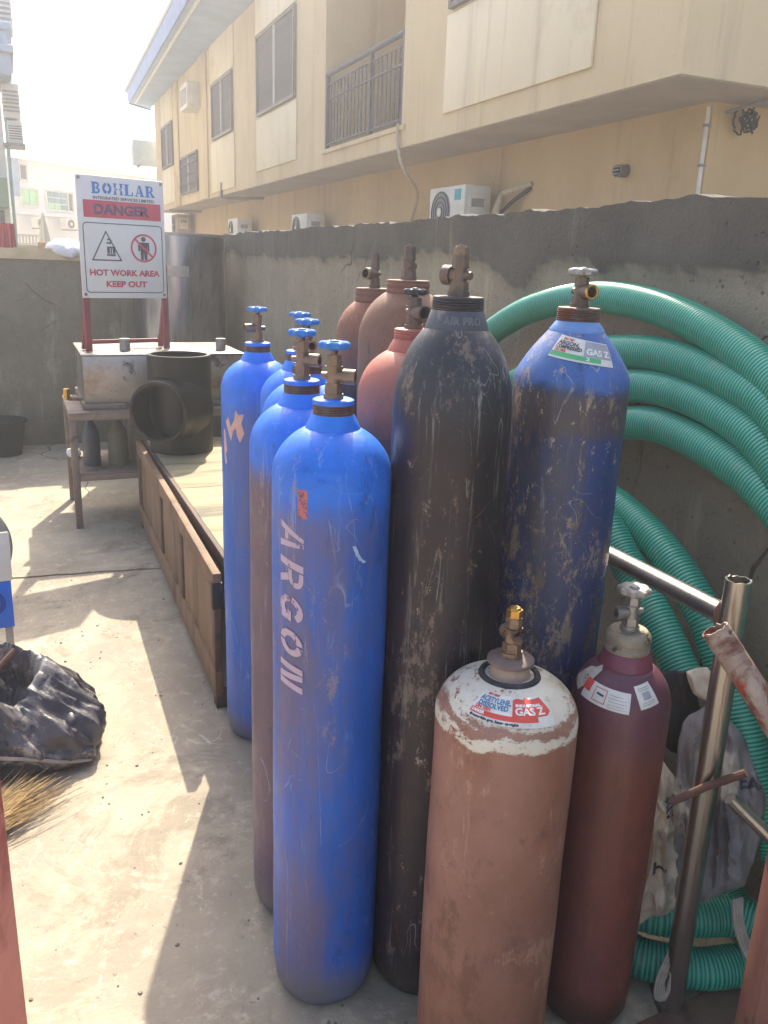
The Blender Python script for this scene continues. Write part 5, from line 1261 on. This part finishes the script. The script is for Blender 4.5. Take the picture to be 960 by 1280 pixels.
# ------------------------------------------------------------------ rubbish bag, broom, board, lid at the left
def rubbish():
    t = thing('rubbish_bag', 'open black plastic bag of scrap on the sunlit concrete at left', 'bag', (-.13, 2.73, 0))
    s = Nodes('dusty black plastic')
    col = s.mix(s.step(s.noise(5, 7, .7, dist=.4), .35, .7), c('38363a'), c('575356'))
    col = s.mix(s.step(s.noise(9, 8, .75, dist=.5, off=(3, 3, 1)), .50, .64), col, c('9c968e'))
    col = s.mix(s.step(s.noise(7, 6, .7, off=(8, 1, 1)), .66, .72), col, c('7d6a5a'))
    s.bump(s.math('ADD', s.noise(13, 4, .55, dist=.9), s.math('MULTIPLY', s.noise(45, 4, .6, dist=1.0), .3)), .45, .012); mb = s.fin(col, .42)
    bm = bmesh.new(); n = 180; rings = []
    prof = catmull([(.225, 0, .0), (.262, 0, .03), (.275, 0, .08), (.262, 0, .14), (.232, 0, .20), (.20, 0, .255), (.172, 0, .30), (.155, 0, .325), (.145, 0, .332), (.132, 0, .322), (.118, 0, .28), (.10, 0, .21), (.06, 0, .17)], .014)
    m = len(prof)
    for k, q in enumerate(prof):
        ring = []; r, z = q.x, q.z; u = k / m
        for i in range(n):
            a_ = 2 * PI * i / n; ux, uy = math.cos(a_), math.sin(a_)
            big = ridge(1.6 * fbm((ux * 1.7 + z * 1.2, uy * 1.7 - z, z * 1.0 + 4), 2), 2) - .45
            mid = ridge(2.2 * fbm((ux * 4.2 + z * 2.5, uy * 4.2, z * 2.2), 2), 2) - .35
            sag = max(-1, min(1, fbm((ux * 1.4, uy * 1.4, z * 9), 2)))
            f = min(1, z / .06 + .15)
            rr = r * (1 + (.15 * big + .075 * mid + .10 * sag) * f + .13 * math.cos(a_ + .6) + .05 * math.cos(2 * a_))
            rim = (.045 * fbm((ux * 2.2, uy * 2.2, 7), 2) - .062 * math.cos(a_ + 1.75)) * max(0, 1 - abs(u - .62) / .38)
            ring.append(bm.verts.new((rr * ux - .20 * z, rr * uy * .85 - .06 * z, max(0, .84 * z + rim + .012 * mid * f))))
        rings.append(ring)
    for a_, b_ in zip(rings, rings[1:]):
        for i in range(n):
            j = (i + 1) % n
            bm.faces.new((a_[i], a_[j], b_[j], b_[i]))
    bm.faces.new(rings[-1])
    bm.faces.new(rings[0][::-1]); bmesh.ops.recalc_face_normals(bm, faces=bm.faces)
    obj('bag', bm, mb, t, 75)
    # knotted tail corner lying to the right
    q = pillow('corner', [(.02, -.19, .08), (.11, -.16, .15), (.19, -.11, .17), (.225, -.13, .10), (.255, -.19, .016), (.12, -.235, .014)], (.2, -.9, .5), .03, mb, t, 12, .022, 11, 6)
    q2 = obj('cord', tube(bmesh.new(), catmull([(-.2, -.20, .17), (-.08, -.235, .12), (.05, -.25, .09), (.15, -.235, .05), (.23, -.20, .02)], .02), .006, 6), M_strap, t)
    tr = thing('scrap_pipe', 'red and brown scrap sticks poking out of the black bag', 'scrap', (-.13, 2.73, .22))
    obj('stick', cyl(bmesh.new(), (-.12, -.10, .02), (.03, .0, .13), .012, seg=10), M_rustd, tr)
    obj('pipe', cyl(bmesh.new(), (-.16, .03, .0), (-.04, .03, .12), .03, seg=16), surf('red scrap', c('8a2e2a'), c('a03a34'), 8, .6), tr)
    obj('stick', cyl(bmesh.new(), (-.02, .03, .0), (-.09, -.03, .14), .009, seg=10), M_strap, tr)
rubbish()
def broom():
    t = thing('broom', 'bundle of dry straw broom bristles lying beside the black bag', 'broom', (-.26, 2.22, .02), R(-2))
    M_st = surf('dry straw', c('a58a5c'), c('bda272'), 30, .75, dirt=c('7d6442'), dscale=14)
    bm = bmesh.new()
    for k in range(170):
        a_ = random.gauss(R(45), R(11)); L_ = random.uniform(.18, .355); y0 = random.gauss(0, .018); z0 = random.uniform(.0, .045)
        p0 = Vector((y0, -y0, z0 * .6 + .0)); p1 = p0 + Vector((math.cos(a_) * L_, math.sin(a_) * L_, random.uniform(-.02, .02)))
        mid = p0.lerp(p1, .5) + Vector((random.gauss(0, .006), random.gauss(0, .006), random.uniform(0, .012)))
        for q in (p0, mid, p1): q.z = max(-.015, q.z)
        tube(bm, [p0, mid, p1], .0021, 4, rf=lambda u, i: 1 - .6 * u)
    obj('bristles', bm, M_st, t, 60, 'stuff')
    obj('handle', cyl(bmesh.new(), (.02, .02, .005), (-.5, -.5, .03), .018, seg=12), M_side, t)
    obj('binding', cyl(bmesh.new(), (.0, .0, .02), (.05, .05, .02), .034, .036, 14), M_rustd, t)
broom()
t = thing('leaning_board', 'white and blue painted board leaning at the left edge', 'board', (-.172, 3.36, .10), R(12), rot=(R(-14), R(3), R(12)))
b = bmesh.new(); box(b, (-.55, -.009, .245), (.062, .009, .44), .003); obj('white_panel', b, surf('white board paint', c('cfc9bd'), c('ddd8cc'), 5, .6), t)
b = bmesh.new(); box(b, (-.55, -.009, .06), (.055, .009, .2445), .003); bp = obj('blue_panel', b, surf('blue board paint', c('1f5fc0'), c('2a6cd0'), 5, .5), t)
bm = polys2d(ring2d(-.02, .16, .03, .05, -60, 80, 12)); 
for v in bm.verts: v.co = Vector((v.co.x, -.0105, v.co.y))
obj('mark', bm, surf('navy mark', c('163a8a'), c('1c4496'), 8, .5), bp, 0)
b = bmesh.new(); box(b, (.02, -.009, -.10), (.048, .009, .0595), .003); obj('leg', b, M_strap, t)
b = bmesh.new(); box(b, (-.5, -.009, -.10), (-.47, .009, .0595), .003); obj('leg', b, M_strap, t)
t = thing('round_lid', 'grey round metal lid standing behind the white and blue board', 'lid', (-.35, 4.15, .25), rot=(R(74), 0, R(15)))
obj('disc', lathe(bmesh.new(), [(0, -.01), (.225, -.01), (.235, -.004), (.235, .012), (.225, .018), (.205, .012), (0, .008)], 48), surf('dull lid', c('8a8682'), c('9c9792'), 5, .5, .4), t)

# ------------------------------------------------------------------ grit on the concrete
rg = random.Random(3); bm = bmesh.new()
for k in range(420):
    if k < 300: x, y = rg.uniform(-.5, 1.0), rg.uniform(.9, 4.6)
    else: q = rg.uniform(0, 1); x, y = .45 + .8 * q + rg.gauss(0, .12), 1.25 + rg.uniform(-.15, .25)
    r = rg.choice((.002, .0025, .003, .004, .005)) * rg.uniform(.7, 1.3)
    b = bmesh.new(); bmesh.ops.create_icosphere(b, subdivisions=1, radius=r)
    for v in b.verts: v.co *= rg.uniform(.7, 1.25); v.co.z *= .6
    bmesh.ops.translate(b, vec=(x, y, r * .3 + (.004 if y > 4.33 else 0)), verts=b.verts); join(bm, b)
obj('grit', bm, surf('grit', c('5f574a'), c('938a78'), 30, .9), None, 0, 'stuff')
# ------------------------------------------------------------------ scattering volume added to imitate veiling lens glare
bm = bmesh.new(); box(bm, (-158, -158, -1.3), (158, 158, 10.2))
hz = Nodes('glare veil')
hz.t.nodes.remove(hz.b)
pv = hz.n('ShaderNodeVolumePrincipled'); pv.inputs['Color'].default_value = (.95, .96, 1.0, 1); pv.inputs['Density'].default_value = .0088; pv.inputs['Anisotropy'].default_value = .45
hz.t.links.new(pv.outputs[0], hz.t.nodes['Material Output'].inputs['Volume'])
obj('glare_veil', bm, hz.m, None, 0, 'stuff')
